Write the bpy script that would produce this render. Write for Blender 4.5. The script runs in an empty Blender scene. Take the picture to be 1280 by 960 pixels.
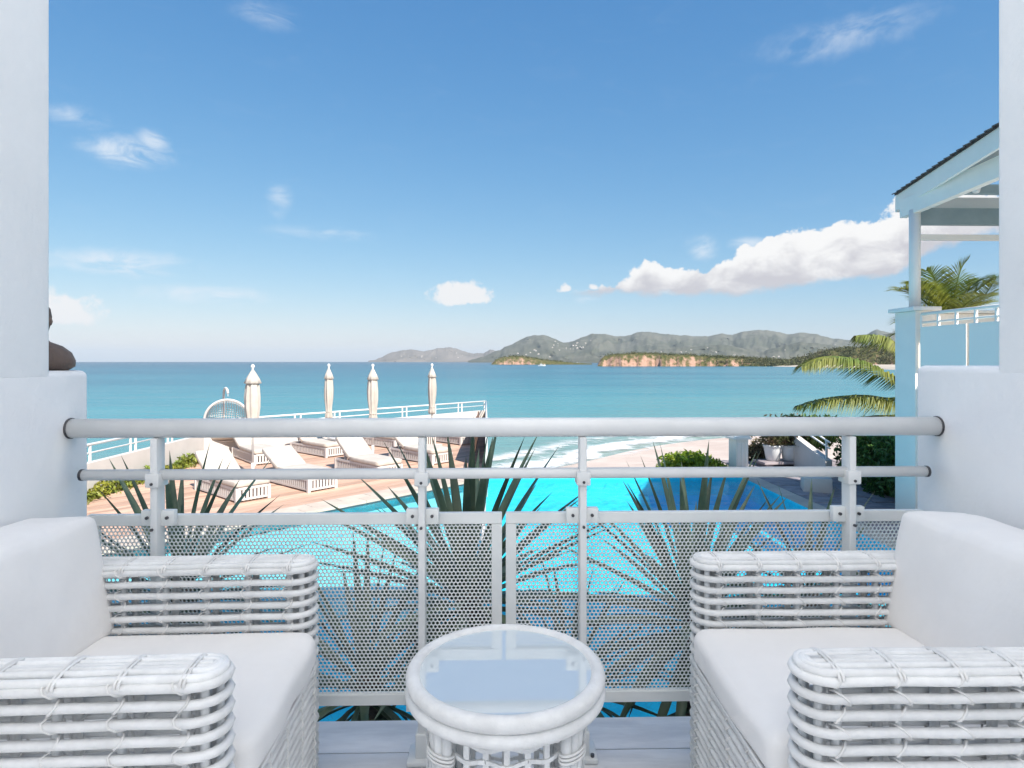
import bpy, bmesh, math, random
import numpy as np
from mathutils import Vector, Matrix, Euler, noise as mnoise

# ------------------------------------------------------------------ camera, sky, sun, exposure
R = math.radians
SC = bpy.context.scene
COL = SC.collection
rng = random.Random(7)
CAMZ = 1.22
YAW = R(1.4)
F = 768.0
cam_d = bpy.data.cameras.new('camera')
cam_d.sensor_width = 36.0
cam_d.lens = 36.0 * F / 1280.0
cam_d.shift_y = -28.0 / 1280.0
cam_d.clip_start = 0.05
cam_d.clip_end = 80000.0
cam = bpy.data.objects.new('camera', cam_d)
cam.location = (0, 0, CAMZ)
cam.rotation_euler = (R(90), 0, -YAW)
COL.objects.link(cam)
SC.camera = cam

SUN_AZ = R(146)      # clockwise from +Y: behind the camera, to the right
SUN_EL = R(45)
SKY_STRENGTH = 0.085
SUN_STRENGTH = 3.7
EXPOSURE = 1.18
SC.view_settings.view_transform = 'Standard'
SC.view_settings.look = 'None'
SC.view_settings.gamma = 1.0
SC.view_settings.exposure = EXPOSURE
SC.view_settings.use_curve_mapping = False
SC.render.engine = 'CYCLES'
SC.cycles.use_denoising = True
SC.cycles.max_bounces = 9
SC.cycles.diffuse_bounces = 5
SC.cycles.glossy_bounces = 3
SC.cycles.transmission_bounces = 4
SC.cycles.transparent_max_bounces = 8
SC.cycles.volume_bounces = 0
SC.cycles.caustics_reflective = False
SC.cycles.caustics_refractive = False
SC.cycles.sample_clamp_indirect = 6.0


def ray(px, py):
    u = (px - 640.0) / F
    v = (452.0 - py) / F
    return Vector((u * math.cos(YAW) + math.sin(YAW), math.cos(YAW) - u * math.sin(YAW), v))


CAMP = Vector((0, 0, CAMZ))


def at_z(px, py, z):
    r = ray(px, py)
    return CAMP + r * ((z - CAMZ) / r.z)


def at_y(px, py, y):
    r = ray(px, py)
    return CAMP + r * (y / r.y)


def at_d(px, py, d):
    return CAMP + ray(px, py) * d


def azel(px, py):
    r = ray(px, py)
    return math.atan2(r.x, r.y), math.atan2(r.z, math.hypot(r.x, r.y))


# ---- node helpers
class NT:
    def __init__(self, tree):
        self.t = tree
        self.n = tree.nodes
        self.l = tree.links

    def new(self, typ, **kw):
        n = self.n.new(typ)
        for k, v in kw.items():
            setattr(n, k, v)
        return n

    def put(self, sock, v):
        if hasattr(v, 'is_output'):
            self.l.new(v, sock)
        elif isinstance(v, (tuple, list)) and len(v) == 3 and sock.type == 'RGBA':
            sock.default_value = (*v, 1)
        else:
            sock.default_value = v

    def m(self, op, a, b=None, c=None, clamp=False):
        n = self.new('ShaderNodeMath', operation=op)
        n.use_clamp = clamp
        self.put(n.inputs[0], a)
        if b is not None:
            self.put(n.inputs[1], b)
        if c is not None:
            self.put(n.inputs[2], c)
        return n.outputs[0]

    def smooth(self, v, a, b, lo=0.0, hi=1.0):
        n = self.new('ShaderNodeMapRange', interpolation_type='SMOOTHSTEP')
        self.put(n.inputs[0], v)
        self.put(n.inputs[1], a)
        self.put(n.inputs[2], b)
        self.put(n.inputs[3], lo)
        self.put(n.inputs[4], hi)
        return n.outputs[0]

    def lin(self, v, a, b, lo=0.0, hi=1.0):
        n = self.new('ShaderNodeMapRange')
        self.put(n.inputs[0], v)
        for i, q in enumerate((a, b, lo, hi)):
            self.put(n.inputs[i + 1], q)
        return n.outputs[0]

    def noise(self, vec, scale, detail=4.0, rough=0.55, dist=0.0):
        n = self.new('ShaderNodeTexNoise')
        if vec is not None:
            self.put(n.inputs['Vector'], vec)
        n.inputs['Scale'].default_value = scale
        n.inputs['Detail'].default_value = detail
        n.inputs['Roughness'].default_value = rough
        n.inputs['Distortion'].default_value = dist
        return n.outputs[0]

    def comb(self, x, y, z=0.0):
        n = self.new('ShaderNodeCombineXYZ')
        for i, q in enumerate((x, y, z)):
            self.put(n.inputs[i], q)
        return n.outputs[0]

    def sep(self, v):
        n = self.new('ShaderNodeSeparateXYZ')
        self.put(n.inputs[0], v)
        return n.outputs

    def mix(self, fac, a, b):
        n = self.new('ShaderNodeMix', data_type='RGBA')
        self.put(n.inputs[0], fac)
        self.put(n.inputs[6], a)
        self.put(n.inputs[7], b)
        return n.outputs[2]

    def mapping(self, vec, scale=(1, 1, 1), rot=(0, 0, 0)):
        n = self.new('ShaderNodeMapping')
        self.put(n.inputs['Vector'], vec)
        n.inputs['Scale'].default_value = scale
        n.inputs['Rotation'].default_value = rot
        return n.outputs[0]

    def curve(self, v, pts):
        n = self.new('ShaderNodeFloatCurve')
        c = n.mapping.curves[0]
        while len(c.points) < len(pts):
            c.points.new(0.5, 0.5)
        for p, q in zip(c.points, pts):
            p.location = q
            p.handle_type = 'VECTOR'
        n.mapping.update()
        self.put(n.inputs['Value'], v)
        return n.outputs[0]

    def ramp(self, v, stops):
        n = self.new('ShaderNodeValToRGB')
        e = n.color_ramp.elements
        while len(e) < len(stops):
            e.new(0.5)
        for el, (p, c) in zip(e, stops):
            el.position = p
            el.color = (*c, 1) if len(c) == 3 else c
        self.put(n.inputs[0], v)
        return n.outputs[0]


# ---- the sky
world = bpy.data.worlds.new('World')
SC.world = world
world.use_nodes = True
W = NT(world.node_tree)
W.n.clear()
sky = W.new('ShaderNodeTexSky', sky_type='NISHITA')
sky.sun_disc = False
sky.sun_elevation = SUN_EL
sky.sun_rotation = SUN_AZ
sky.altitude = 0
sky.air_density = 1.0
sky.dust_density = 0.5
sky.ozone_density = 1.6
gen = W.new('ShaderNodeTexCoord').outputs['Generated']
sx, sy, sz = W.sep(gen)
AZ = W.m('ARCTAN2', sx, sy)
EL = W.m('ARCTAN2', sz, W.m('SQRT', W.m('ADD', W.m('MULTIPLY', sx, sx), W.m('MULTIPLY', sy, sy))))
ae = W.comb(AZ, EL, 0.0)
n_big = W.m('SUBTRACT', W.noise(ae, 14.0, 6.0, 0.6), 0.5)
n_fine = W.m('SUBTRACT', W.noise(ae, 46.0, 6.0, 0.62), 0.5)
n_shade = W.noise(W.mapping(ae, (1.0, 1.6, 1.0)), 17.0, 6.0, 0.6, 0.3)
puff = W.m('ADD', W.m('MULTIPLY', n_big, 0.070), W.m('MULTIPLY', n_fine, 0.030))

a0, a1 = azel(690, 400)[0], azel(1700, 400)[0]
ELMAX = 0.45


def prof(pts):
    out = []
    for px, py in pts:
        a, e = azel(px, py)
        out.append(((a - a0) / (a1 - a0), max(0.0, e / ELMAX)))
    return out


tt = W.m('DIVIDE', W.m('SUBTRACT', AZ, a0), a1 - a0, clamp=True)
top = W.m('MULTIPLY', W.curve(tt, prof([(690, 372), (742, 366), (770, 350), (805, 326), (830, 332), (880, 335), (905, 325),
    (930, 308), (960, 296), (985, 287), (1030, 288), (1060, 274), (1095, 266), (1130, 250), (1200, 232), (1300, 236), (1420, 275), (1700, 330)])), ELMAX)
bot = W.m('MULTIPLY', W.curve(tt, prof([(690, 372), (745, 365), (800, 367), (900, 369), (960, 362), (1060, 351), (1120, 341),
    (1160, 315), (1243, 290), (1330, 300), (1420, 300), (1700, 330)])), ELMAX)
up = W.m('ADD', W.m('SUBTRACT', top, EL), puff)
dn = W.m('ADD', W.m('SUBTRACT', EL, bot), W.m('MULTIPLY', puff, 0.55))
maskA = W.m('MULTIPLY', W.m('MULTIPLY', W.smooth(up, 0.0, 0.006), W.smooth(dn, -0.006, 0.007)), W.m('MULTIPLY', W.smooth(AZ, a0 + .02, a0 + .09), W.smooth(AZ, a1 - .01, a1 - .2)))
relA = W.m('DIVIDE', W.m('SUBTRACT', EL, bot), W.m('ADD', W.m('SUBTRACT', top, bot), 0.012))


def blob(px, py, rx, ry, soft=0.6, k=1.5, flat=True):
    a, e = azel(px, py)
    x = W.m('DIVIDE', W.m('SUBTRACT', AZ, a), rx / F)
    y = W.m('DIVIDE', W.m('SUBTRACT', EL, e), ry / F)
    if flat:
        y = W.m('MAXIMUM', y, W.m('MULTIPLY', y, -2.2))
    d = W.m('SQRT', W.m('ADD', W.m('MULTIPLY', x, x), W.m('MULTIPLY', y, y)))
    d = W.m('ADD', d, W.m('MULTIPLY', W.m('ADD', W.m('MULTIPLY', n_big, 1.4), W.m('MULTIPLY', n_fine, 1.1)), k))
    return W.smooth(d, 1.0, 1.0 - soft)


small = None
for q in [(579, 372, 44, 21, .42), (577, 366, 22, 18, .5), (708, 362, 12, 9, .5), (742, 360, 9, 6, .6), (78, 394, 38, 25, .4), (60, 388, 30, 26, .5)]:
    b = blob(*q)
    small = b if small is None else W.m('MAXIMUM', small, b)
wisp = W.noise(W.mapping(ae, (5.0, 16.0, 1.0), (0, 0, R(-14))), 2.2, 7.0, 0.62, 0.8)
wisp2 = W.noise(W.mapping(ae, (3.0, 9.0, 1.0), (0, 0, R(22))), 2.6, 7.0, 0.62, 0.8)
wm = None
for (px, py, rx, ry, st, src) in [(160, 190, 62, 20, .95, wisp), (192, 176, 22, 16, .8, wisp), (255, 368, 100, 15, .95, wisp), (150, 330, 100, 20, .95, wisp),
        (350, 250, 22, 24, .65, wisp2), (400, 292, 80, 12, .5, wisp), (880, 308, 26, 20, 1.0, wisp2), (935, 304, 30, 10, .8, wisp), (1050, 45, 110, 24, .5, wisp2), (335, 20, 50, 18, .35, wisp),
        (90, 145, 40, 16, .6, wisp), (735, 374, 24, 7, .6, wisp)]:
    b = W.m('MULTIPLY', W.m('MULTIPLY', blob(px, py, rx, ry, 0.95, 0.5, False), W.smooth(src, 0.36, 0.62)), st)
    wm = b if wm is None else W.m('MAXIMUM', wm, b)
veil = W.m('MULTIPLY', W.smooth(wisp, 0.52, 0.85), 0.05)
wm = W.m('MAXIMUM', wm, veil)
wm = W.m('MULTIPLY', wm, W.smooth(EL, 0.0, 0.05))
CG = 1.0 / (SKY_STRENGTH * 2 ** EXPOSURE)
lit = W.m('ADD', W.m('MULTIPLY', relA, 1.1), W.m('MULTIPLY', W.m('SUBTRACT', n_shade, 0.5), 2.0))
cA = W.mix(W.smooth(lit, 0.0, 0.75), (0.63 * CG, 0.61 * CG, 0.65 * CG), (1.0 * CG, .985 * CG, .97 * CG))
cS = (0.96 * CG, 0.94 * CG, 0.93 * CG)
cW = (0.84 * CG, 0.90 * CG, 0.97 * CG)
sc3 = W.new('ShaderNodeSeparateColor')
W.l.new(sky.outputs[0], sc3.inputs[0])
cc3 = W.new('ShaderNodeCombineColor')          # clear tropical grade of the sky: deeper blue, gentler brightening to the horizon
for i_, (g_, k_) in enumerate(((1.15, .44), (.74, .97), (.45, 1.90))):
    W.l.new(W.m('MULTIPLY', W.m('POWER', sc3.outputs[i_], g_), k_), cc3.inputs[i_])
c = W.mix(W.m('MULTIPLY', wm, 0.85), cc3.outputs[0], cW)
c = W.mix(W.m('MULTIPLY', small, 0.93), c, cS)
c = W.mix(W.m('MULTIPLY', maskA, 0.98), c, cA)
bg = W.new('ShaderNodeBackground')
W.l.new(c, bg.inputs[0])
bg.inputs[1].default_value = SKY_STRENGTH
wo = W.new('ShaderNodeOutputWorld')
W.l.new(bg.outputs[0], wo.inputs[0])

sun_d = bpy.data.lights.new('sun', 'SUN')
sun_d.energy = SUN_STRENGTH
sun_d.angle = R(0.5)
sun_d.color = (1.0, 0.94, 0.86)
sun = bpy.data.objects.new('sun', sun_d)
SUNV = Vector((math.sin(SUN_AZ) * math.cos(SUN_EL), math.cos(SUN_AZ) * math.cos(SUN_EL), math.sin(SUN_EL)))
sun.rotation_euler = SUNV.to_track_quat('Z', 'Y').to_euler()
sun.location = (4, -8, 20)
COL.objects.link(sun)

# ------------------------------------------------------------------ materials
MATS = {}


def pm(name, col, rough=0.6, col2=None, nscale=3.0, bump=0.0, bscale=40.0, spec=0.5, stretch=(1, 1, 1), coord='Object', island=0.0, detail=5.0, sheen=0.0):
    m = bpy.data.materials.new(name)
    m.use_nodes = True
    T = NT(m.node_tree)
    b = T.n['Principled BSDF']
    tc = T.new('ShaderNodeTexCoord').outputs[coord]
    v = T.mapping(tc, stretch)
    base = col
    if col2 is not None:
        fac = T.smooth(T.noise(v, nscale, detail, 0.6), 0.32, 0.68)
        base = T.mix(fac, col, col2)
    if island > 0:
        geo = T.new('ShaderNodeNewGeometry').outputs['Random Per Island']
        oi = T.new('ShaderNodeObjectInfo').outputs['Random']
        k = T.lin(T.m('FRACT', T.m('ADD', geo, oi)), 0, 1, 1 - island, 1 + island)
        mx = T.new('ShaderNodeMix', data_type='RGBA', blend_type='MULTIPLY')
        mx.inputs[0].default_value = 1.0
        T.put(mx.inputs[6], base)
        T.l.new(T.comb(k, k, k), mx.inputs[7])
        base = mx.outputs[2]
    T.put(b.inputs['Base Color'], base)
    b.inputs['Roughness'].default_value = rough
    b.inputs['Specular IOR Level'].default_value = spec
    if sheen:
        b.inputs['Sheen Weight'].default_value = sheen
    if bump > 0:
        bn = T.new('ShaderNodeBump')
        bn.inputs['Strength'].default_value = bump
        bn.inputs['Distance'].default_value = 0.01
        T.l.new(T.noise(v, bscale, 4.0, 0.6), bn.inputs['Height'])
        T.l.new(bn.outputs[0], b.inputs['Normal'])
    MATS[name] = m
    return m


def leafmat(name, col, col2, rough=0.5, trans=0.3, island=0.35, nscale=2.0):
    m = pm(name, col, rough, col2, nscale, island=island)
    T = NT(m.node_tree)
    b = T.n['Principled BSDF']
    tr = T.new('ShaderNodeBsdfTranslucent')
    src = b.inputs['Base Color'].links[0].from_socket
    T.l.new(src, tr.inputs[0])
    mx = T.new('ShaderNodeMixShader')
    mx.inputs[0].default_value = trans
    T.l.new(b.outputs[0], mx.inputs[1])
    T.l.new(tr.outputs[0], mx.inputs[2])
    T.l.new(mx.outputs[0], T.n['Material Output'].inputs[0])
    return m


pm('plaster', (.90, .89, .885), .75, (.845, .84, .84), 1.7, .28, 26)
pm('rail_paint', (.80, .795, .78), .36, (.73, .73, .715), 7, .06, 60, detail=8)
pm('panel_paint', (.86, .86, .83), .45, (.78, .78, .75), 4, detail=8)
pm('bolt_dark', (.06, .06, .065), .45)
pm('steel', (.5, .51, .52), .35)
pm('rattan', (.86, .855, .84), .46, (.74, .735, .72), 14, .3, 45, island=.07, detail=9)
pm('rattan_tie', (.86, .845, .82), .5, (.76, .745, .72), 20, .1, 90, island=.06)
pm('cushion', (.87, .85, .83), .9, (.82, .80, .78), 4, .25, 14, spec=.2, sheen=.2)
pm('piping', (.84, .83, .82), .85)
pm('floor_board', (.82, .81, .81), .7, (.66, .655, .665), 5, .25, 30, stretch=(.6, 3, 1), island=.08)
pm('deck_wood', (.60, .40, .30), .7, (.46, .285, .20), 4, .25, 24, stretch=(.5, 8, 1), island=.26)
pm('coping', (.56, .475, .395), .8, (.47, .395, .33), 2.5, .2, 30, island=.08)
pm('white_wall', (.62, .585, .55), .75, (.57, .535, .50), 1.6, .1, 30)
pm('house_paint', (.93, .87, .78), .7, (.89, .835, .75), 2.0, .1, 30)
pm('house_trim', (.92, .87, .80), .6, (.88, .835, .77), 3)
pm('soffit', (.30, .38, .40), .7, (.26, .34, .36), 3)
pm('shingle', (.16, .13, .12), .9, (.10, .085, .08), 8, .3, 40, island=.25)
pm('canvas', (.545, .49, .435), .9, (.48, .425, .37), 5, .1, 60)
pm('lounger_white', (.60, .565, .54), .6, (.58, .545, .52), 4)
pm('wicker_brown', (.22, .13, .09), .7, (.12, .07, .05), 30, .4, 90)
pm('statue_wood', (.20, .145, .115), .7, (.12, .085, .07), 14, .5, 60, stretch=(1, 1, .35))
pm('lamp_black', (.03, .03, .032), .5)
pm('sand', (.60, .50, .43), .95, (.50, .40, .34), .5, .4, 6)
pm('sand_far', (.52, .45, .37), .95, (.45, .38, .30), .05)
pm('pot', (.80, .80, .80), .6, (.74, .74, .74), 5)
pm('stone', (.36, .315, .32), .8, (.25, .215, .225), 3.5, .3, 22, island=.18)
pm('mortar', (.24, .21, .21), .95, (.19, .165, .165), 6)
pm('soil', (.07, .05, .035), 1.0, (.04, .03, .02), 6, .5, 30)
pm('rock', (.30, .26, .22), .95, (.20, .17, .15), .6, .5, 4)
pm('boat_white', (.8, .8, .8), .4)
pm('boat_dark', (.08, .1, .14), .3)
pm('bark', (.17, .13, .10), .9, (.10, .075, .06), 10, .6, 30, stretch=(1, 1, 3))
leafmat('yucca', (.070, .120, .075), (.16, .20, .12), .4, .15, .35, 4)
leafmat('hedge', (.035, .10, .022), (.09, .18, .04), .45, .25, .5)
leafmat('bush', (.30, .36, .03), (.15, .25, .02), .5, .3, .4)
leafmat('border', (.30, .30, .04), (.14, .20, .03), .5, .3, .5)
leafmat('palm', (.12, .19, .035), (.25, .26, .05), .5, .38, .35, 1.2)
leafmat('dry', (.16, .12, .07), (.09, .10, .045), .7, .3, .5)
leafmat('scrub', (.075, .095, .035), (.13, .12, .055), .8, .2, .5, .06)
leafmat('pot_plant', (.07, .09, .03), (.16, .08, .05), .6, .3, .5)


def fillclothmat():  # added cloth out of view, passes sunlight on as soft fill
    m = bpy.data.materials.new('fill_cloth')
    m.use_nodes = True
    T = NT(m.node_tree)
    b = T.n['Principled BSDF']
    b.inputs['Base Color'].default_value = (.90, .89, .88, 1)
    b.inputs['Roughness'].default_value = .9
    tr = T.new('ShaderNodeBsdfTranslucent')
    tr.inputs[0].default_value = (.99, .95, .90, 1)
    mx = T.new('ShaderNodeMixShader')
    mx.inputs[0].default_value = .86
    T.l.new(b.outputs[0], mx.inputs[1])
    T.l.new(tr.outputs[0], mx.inputs[2])
    T.l.new(mx.outputs[0], T.n['Material Output'].inputs[0])
    MATS['fill_cloth'] = m


fillclothmat()


def hillmat(name, g1, g2, bare):
    m = bpy.data.materials.new(name)
    m.use_nodes = True
    T = NT(m.node_tree)
    b = T.n['Principled BSDF']
    v = T.new('ShaderNodeTexCoord').outputs['Object']
    n1 = T.smooth(T.noise(v, .0022, 8, .65), .38, .62)
    n2 = T.smooth(T.noise(v, .010, 9, .75), .53, .68)
    c = T.mix(n1, g1, g2)
    c = T.mix(T.m('MULTIPLY', n2, .55), c, bare)
    T.put(b.inputs['Base Color'], c)
    b.inputs['Roughness'].default_value = 1.0
    b.inputs['Specular IOR Level'].default_value = 0.0
    MATS[name] = m


hillmat('hill', (.085, .092, .070), (.125, .125, .10), (.22, .20, .17))
hillmat('hill_bare', (.15, .135, .12), (.20, .175, .155), (.27, .23, .20))


def cliffmat():
    m = bpy.data.materials.new('cliff')
    m.use_nodes = True
    T = NT(m.node_tree)
    b = T.n['Principled BSDF']
    v = T.new('ShaderNodeTexCoord').outputs['Object']
    n1 = T.noise(T.mapping(v, (1, 1, 1.6)), .10, 9, .72)
    c = T.ramp(n1, [(.22, (.22, .125, .09)), (.40, (.38, .225, .165)), (.58, (.47, .30, .225)), (.78, (.36, .26, .20))])
    nz = T.sep(T.new('ShaderNodeNewGeometry').outputs['Normal'])[2]
    veg = T.smooth(T.m('ADD', nz, T.m('MULTIPLY', T.m('SUBTRACT', T.noise(v, .12, 6, .7), .5), .9)), .66, .90)
    c = T.mix(veg, c, T.mix(T.smooth(T.noise(v, .2, 5, .6), .4, .6), (.07, .085, .03), (.15, .13, .06)))
    T.put(b.inputs['Base Color'], c)
    b.inputs['Roughness'].default_value = 1.0
    b.inputs['Specular IOR Level'].default_value = 0.0
    bn = T.new('ShaderNodeBump')
    bn.inputs['Strength'].default_value = .9
    bn.inputs['Distance'].default_value = 3.0
    T.l.new(T.noise(T.mapping(v, (1, 1, 1)), .22, 8, .72), bn.inputs['Height'])
    T.l.new(bn.outputs[0], b.inputs['Normal'])
    MATS['cliff'] = m


cliffmat()


def seamat():
    m = bpy.data.materials.new('sea_water')
    m.use_nodes = True
    T = NT(m.node_tree)
    b = T.n['Principled BSDF']
    at = T.new('ShaderNodeAttribute', attribute_name='shore').outputs['Fac']
    v = T.new('ShaderNodeTexCoord').outputs['Object']
    lg = T.m('LOGARITHM', T.m('ADD', at, 1.0), 10.0)
    patch = T.m('SUBTRACT', T.noise(T.mapping(v, (.35, 1, 1), (0, 0, R(8))), .020, 6, .6), .5)
    patch2 = T.m('SUBTRACT', T.noise(T.mapping(v, (.22, 1, 1), (0, 0, R(-6))), .0045, 6, .6), .5)
    streak = T.m('SUBTRACT', T.noise(T.mapping(v, (.07, 1, 1), (0, 0, R(5))), .055, 6, .65), .5)
    k = T.m('ADD', T.m('ADD', T.m('DIVIDE', lg, 4.0), T.m('MULTIPLY', streak, .22)), T.m('ADD', T.m('MULTIPLY', patch, .24), T.m('MULTIPLY', patch2, .34)))
    c = T.ramp(k, [(.08, (.26, .34, .30)), (.24, (.12, .27, .26)), (.40, (.055, .235, .265)), (.55, (.020, .155, .205)), (.70, (.004, .080, .135)), (.86, (.001, .036, .080))])
    T.put(b.inputs['Base Color'], c)
    b.inputs['Roughness'].default_value = .22
    b.inputs['IOR'].default_value = 1.33
    b.inputs['Specular IOR Level'].default_value = .22
    h1 = T.noise(T.mapping(v, (.55, 1, 1), (0, 0, R(12))), .9, 5, .6)
    h2 = T.noise(T.mapping(v, (.4, 1, 1), (0, 0, R(-10))), .12, 4, .6)
    bn = T.new('ShaderNodeBump')
    bn.inputs['Strength'].default_value = .8
    bn.inputs['Distance'].default_value = .35
    T.l.new(T.m('ADD', h1, T.m('MULTIPLY', h2, 3.0)), bn.inputs['Height'])
    T.l.new(bn.outputs[0], b.inputs['Normal'])
    MATS['sea_water'] = m


seamat()


def surfmat():
    m = bpy.data.materials.new('surf')
    m.use_nodes = True
    T = NT(m.node_tree)
    b = T.n['Principled BSDF']
    b.inputs['Base Color'].default_value = (.75, .76, .75, 1)
    b.inputs['Roughness'].default_value = .9
    uv = T.new('ShaderNodeTexCoord').outputs['UV']
    u, w, _ = T.sep(uv)
    v = T.new('ShaderNodeTexCoord').outputs['Object']
    n = T.noise(T.mapping(v, (1, 1, 1)), .8, 7, .65, .6)
    nb = T.noise(v, .12, 4, .6)
    bands = T.m('SINE', T.m('ADD', T.m('MULTIPLY', w, 15.0), T.m('MULTIPLY', nb, 9.0)))
    d = T.m('ADD', T.m('MULTIPLY', bands, .17), n)
    edge = T.m('MULTIPLY', T.smooth(w, 0.0, .45), T.smooth(w, 1.0, .86))
    a = T.m('MULTIPLY', T.smooth(T.m('ADD', d, T.m('MULTIPLY', edge, .26)), .54, .98), edge)
    tr = T.new('ShaderNodeBsdfTransparent')
    mx = T.new('ShaderNodeMixShader')
    T.l.new(a, mx.inputs[0])
    T.l.new(tr.outputs[0], mx.inputs[1])
    T.l.new(b.outputs[0], mx.inputs[2])
    T.l.new(mx.outputs[0], T.n['Material Output'].inputs[0])
    MATS['surf'] = m


surfmat()


def watermat():
    m = bpy.data.materials.new('pool_water')
    m.use_nodes = True
    T = NT(m.node_tree)
    T.n.remove(T.n['Principled BSDF'])
    v = T.new('ShaderNodeTexCoord').outputs['Object']
    bn = T.new('ShaderNodeBump')
    bn.inputs['Strength'].default_value = .8
    bn.inputs['Distance'].default_value = .05
    T.l.new(T.m('ADD', T.noise(v, 2.2, 4, .55, .5), T.m('MULTIPLY', T.noise(v, 9, 3, .5), .15)), bn.inputs['Height'])
    fr = T.new('ShaderNodeFresnel')
    fr.inputs[0].default_value = 1.33
    T.l.new(bn.outputs[0], fr.inputs['Normal'])
    tr = T.new('ShaderNodeBsdfTransparent')
    tr.inputs[0].default_value = (.72, .95, .98, 1)
    gl = T.new('ShaderNodeBsdfGlossy')
    gl.inputs['Roughness'].default_value = .04
    T.l.new(bn.outputs[0], gl.inputs['Normal'])
    mx = T.new('ShaderNodeMixShader')
    T.l.new(T.m('MULTIPLY', fr.outputs[0], .45), mx.inputs[0])
    T.l.new(tr.outputs[0], mx.inputs[1])
    T.l.new(gl.outputs[0], mx.inputs[2])
    T.l.new(mx.outputs[0], T.n['Material Output'].inputs[0])
    MATS['pool_water'] = m
    # basin plaster
    m = pm('pool_basin', (.040, .70, .85), .8, (.022, .56, .74), 5.0, detail=8)
    T = NT(m.node_tree)
    b = T.n['Principled BSDF']
    v = T.new('ShaderNodeTexCoord').outputs['Object']
    vo = T.new('ShaderNodeTexVoronoi', feature='DISTANCE_TO_EDGE')
    T.put(vo.inputs['Vector'], v)
    vo.inputs['Scale'].default_value = 14
    src = b.inputs['Base Color'].links[0].from_socket
    T.put(b.inputs['Base Color'], T.mix(T.smooth(vo.outputs[0], .0, .06), (.05, .50, .62), src))


watermat()
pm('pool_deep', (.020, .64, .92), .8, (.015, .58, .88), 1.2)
pm('pool_shelf', (.34, .74, .78), .8, (.28, .68, .74), 1.2)


def glassmat():
    m = bpy.data.materials.new('glass')
    m.use_nodes = True
    T = NT(m.node_tree)
    T.n.remove(T.n['Principled BSDF'])
    lw = T.new('ShaderNodeFresnel')
    lw.inputs[0].default_value = 2.3
    tr = T.new('ShaderNodeBsdfTransparent')
    tr.inputs[0].default_value = (.80, .90, .90, 1)
    gl = T.new('ShaderNodeBsdfGlossy')
    gl.inputs['Roughness'].default_value = .015
    gl.inputs[0].default_value = (.95, .98, 1, 1)
    mx = T.new('ShaderNodeMixShader')
    T.l.new(T.m('ADD', T.m('MULTIPLY', lw.outputs[0], .9), .42, clamp=True), mx.inputs[0])
    T.l.new(tr.outputs[0], mx.inputs[1])
    T.l.new(gl.outputs[0], mx.inputs[2])
    df = T.new('ShaderNodeBsdfDiffuse')
    df.inputs[0].default_value = (.84, .92, .96, 1)
    m2 = T.new('ShaderNodeMixShader')
    m2.inputs[0].default_value = .50
    T.l.new(mx.outputs[0], m2.inputs[1])
    T.l.new(df.outputs[0], m2.inputs[2])
    T.l.new(m2.outputs[0], T.n['Material Output'].inputs[0])
    MATS['glass'] = m
    m = bpy.data.materials.new('frosted_panel')
    m.use_nodes = True
    b = m.node_tree.nodes['Principled BSDF']
    b.inputs['Base Color'].default_value = (.94, .88, .80, 1)
    b.inputs['Roughness'].default_value = .7
    b.inputs['Specular IOR Level'].default_value = .15
    MATS['frosted_panel'] = m


glassmat()


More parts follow.
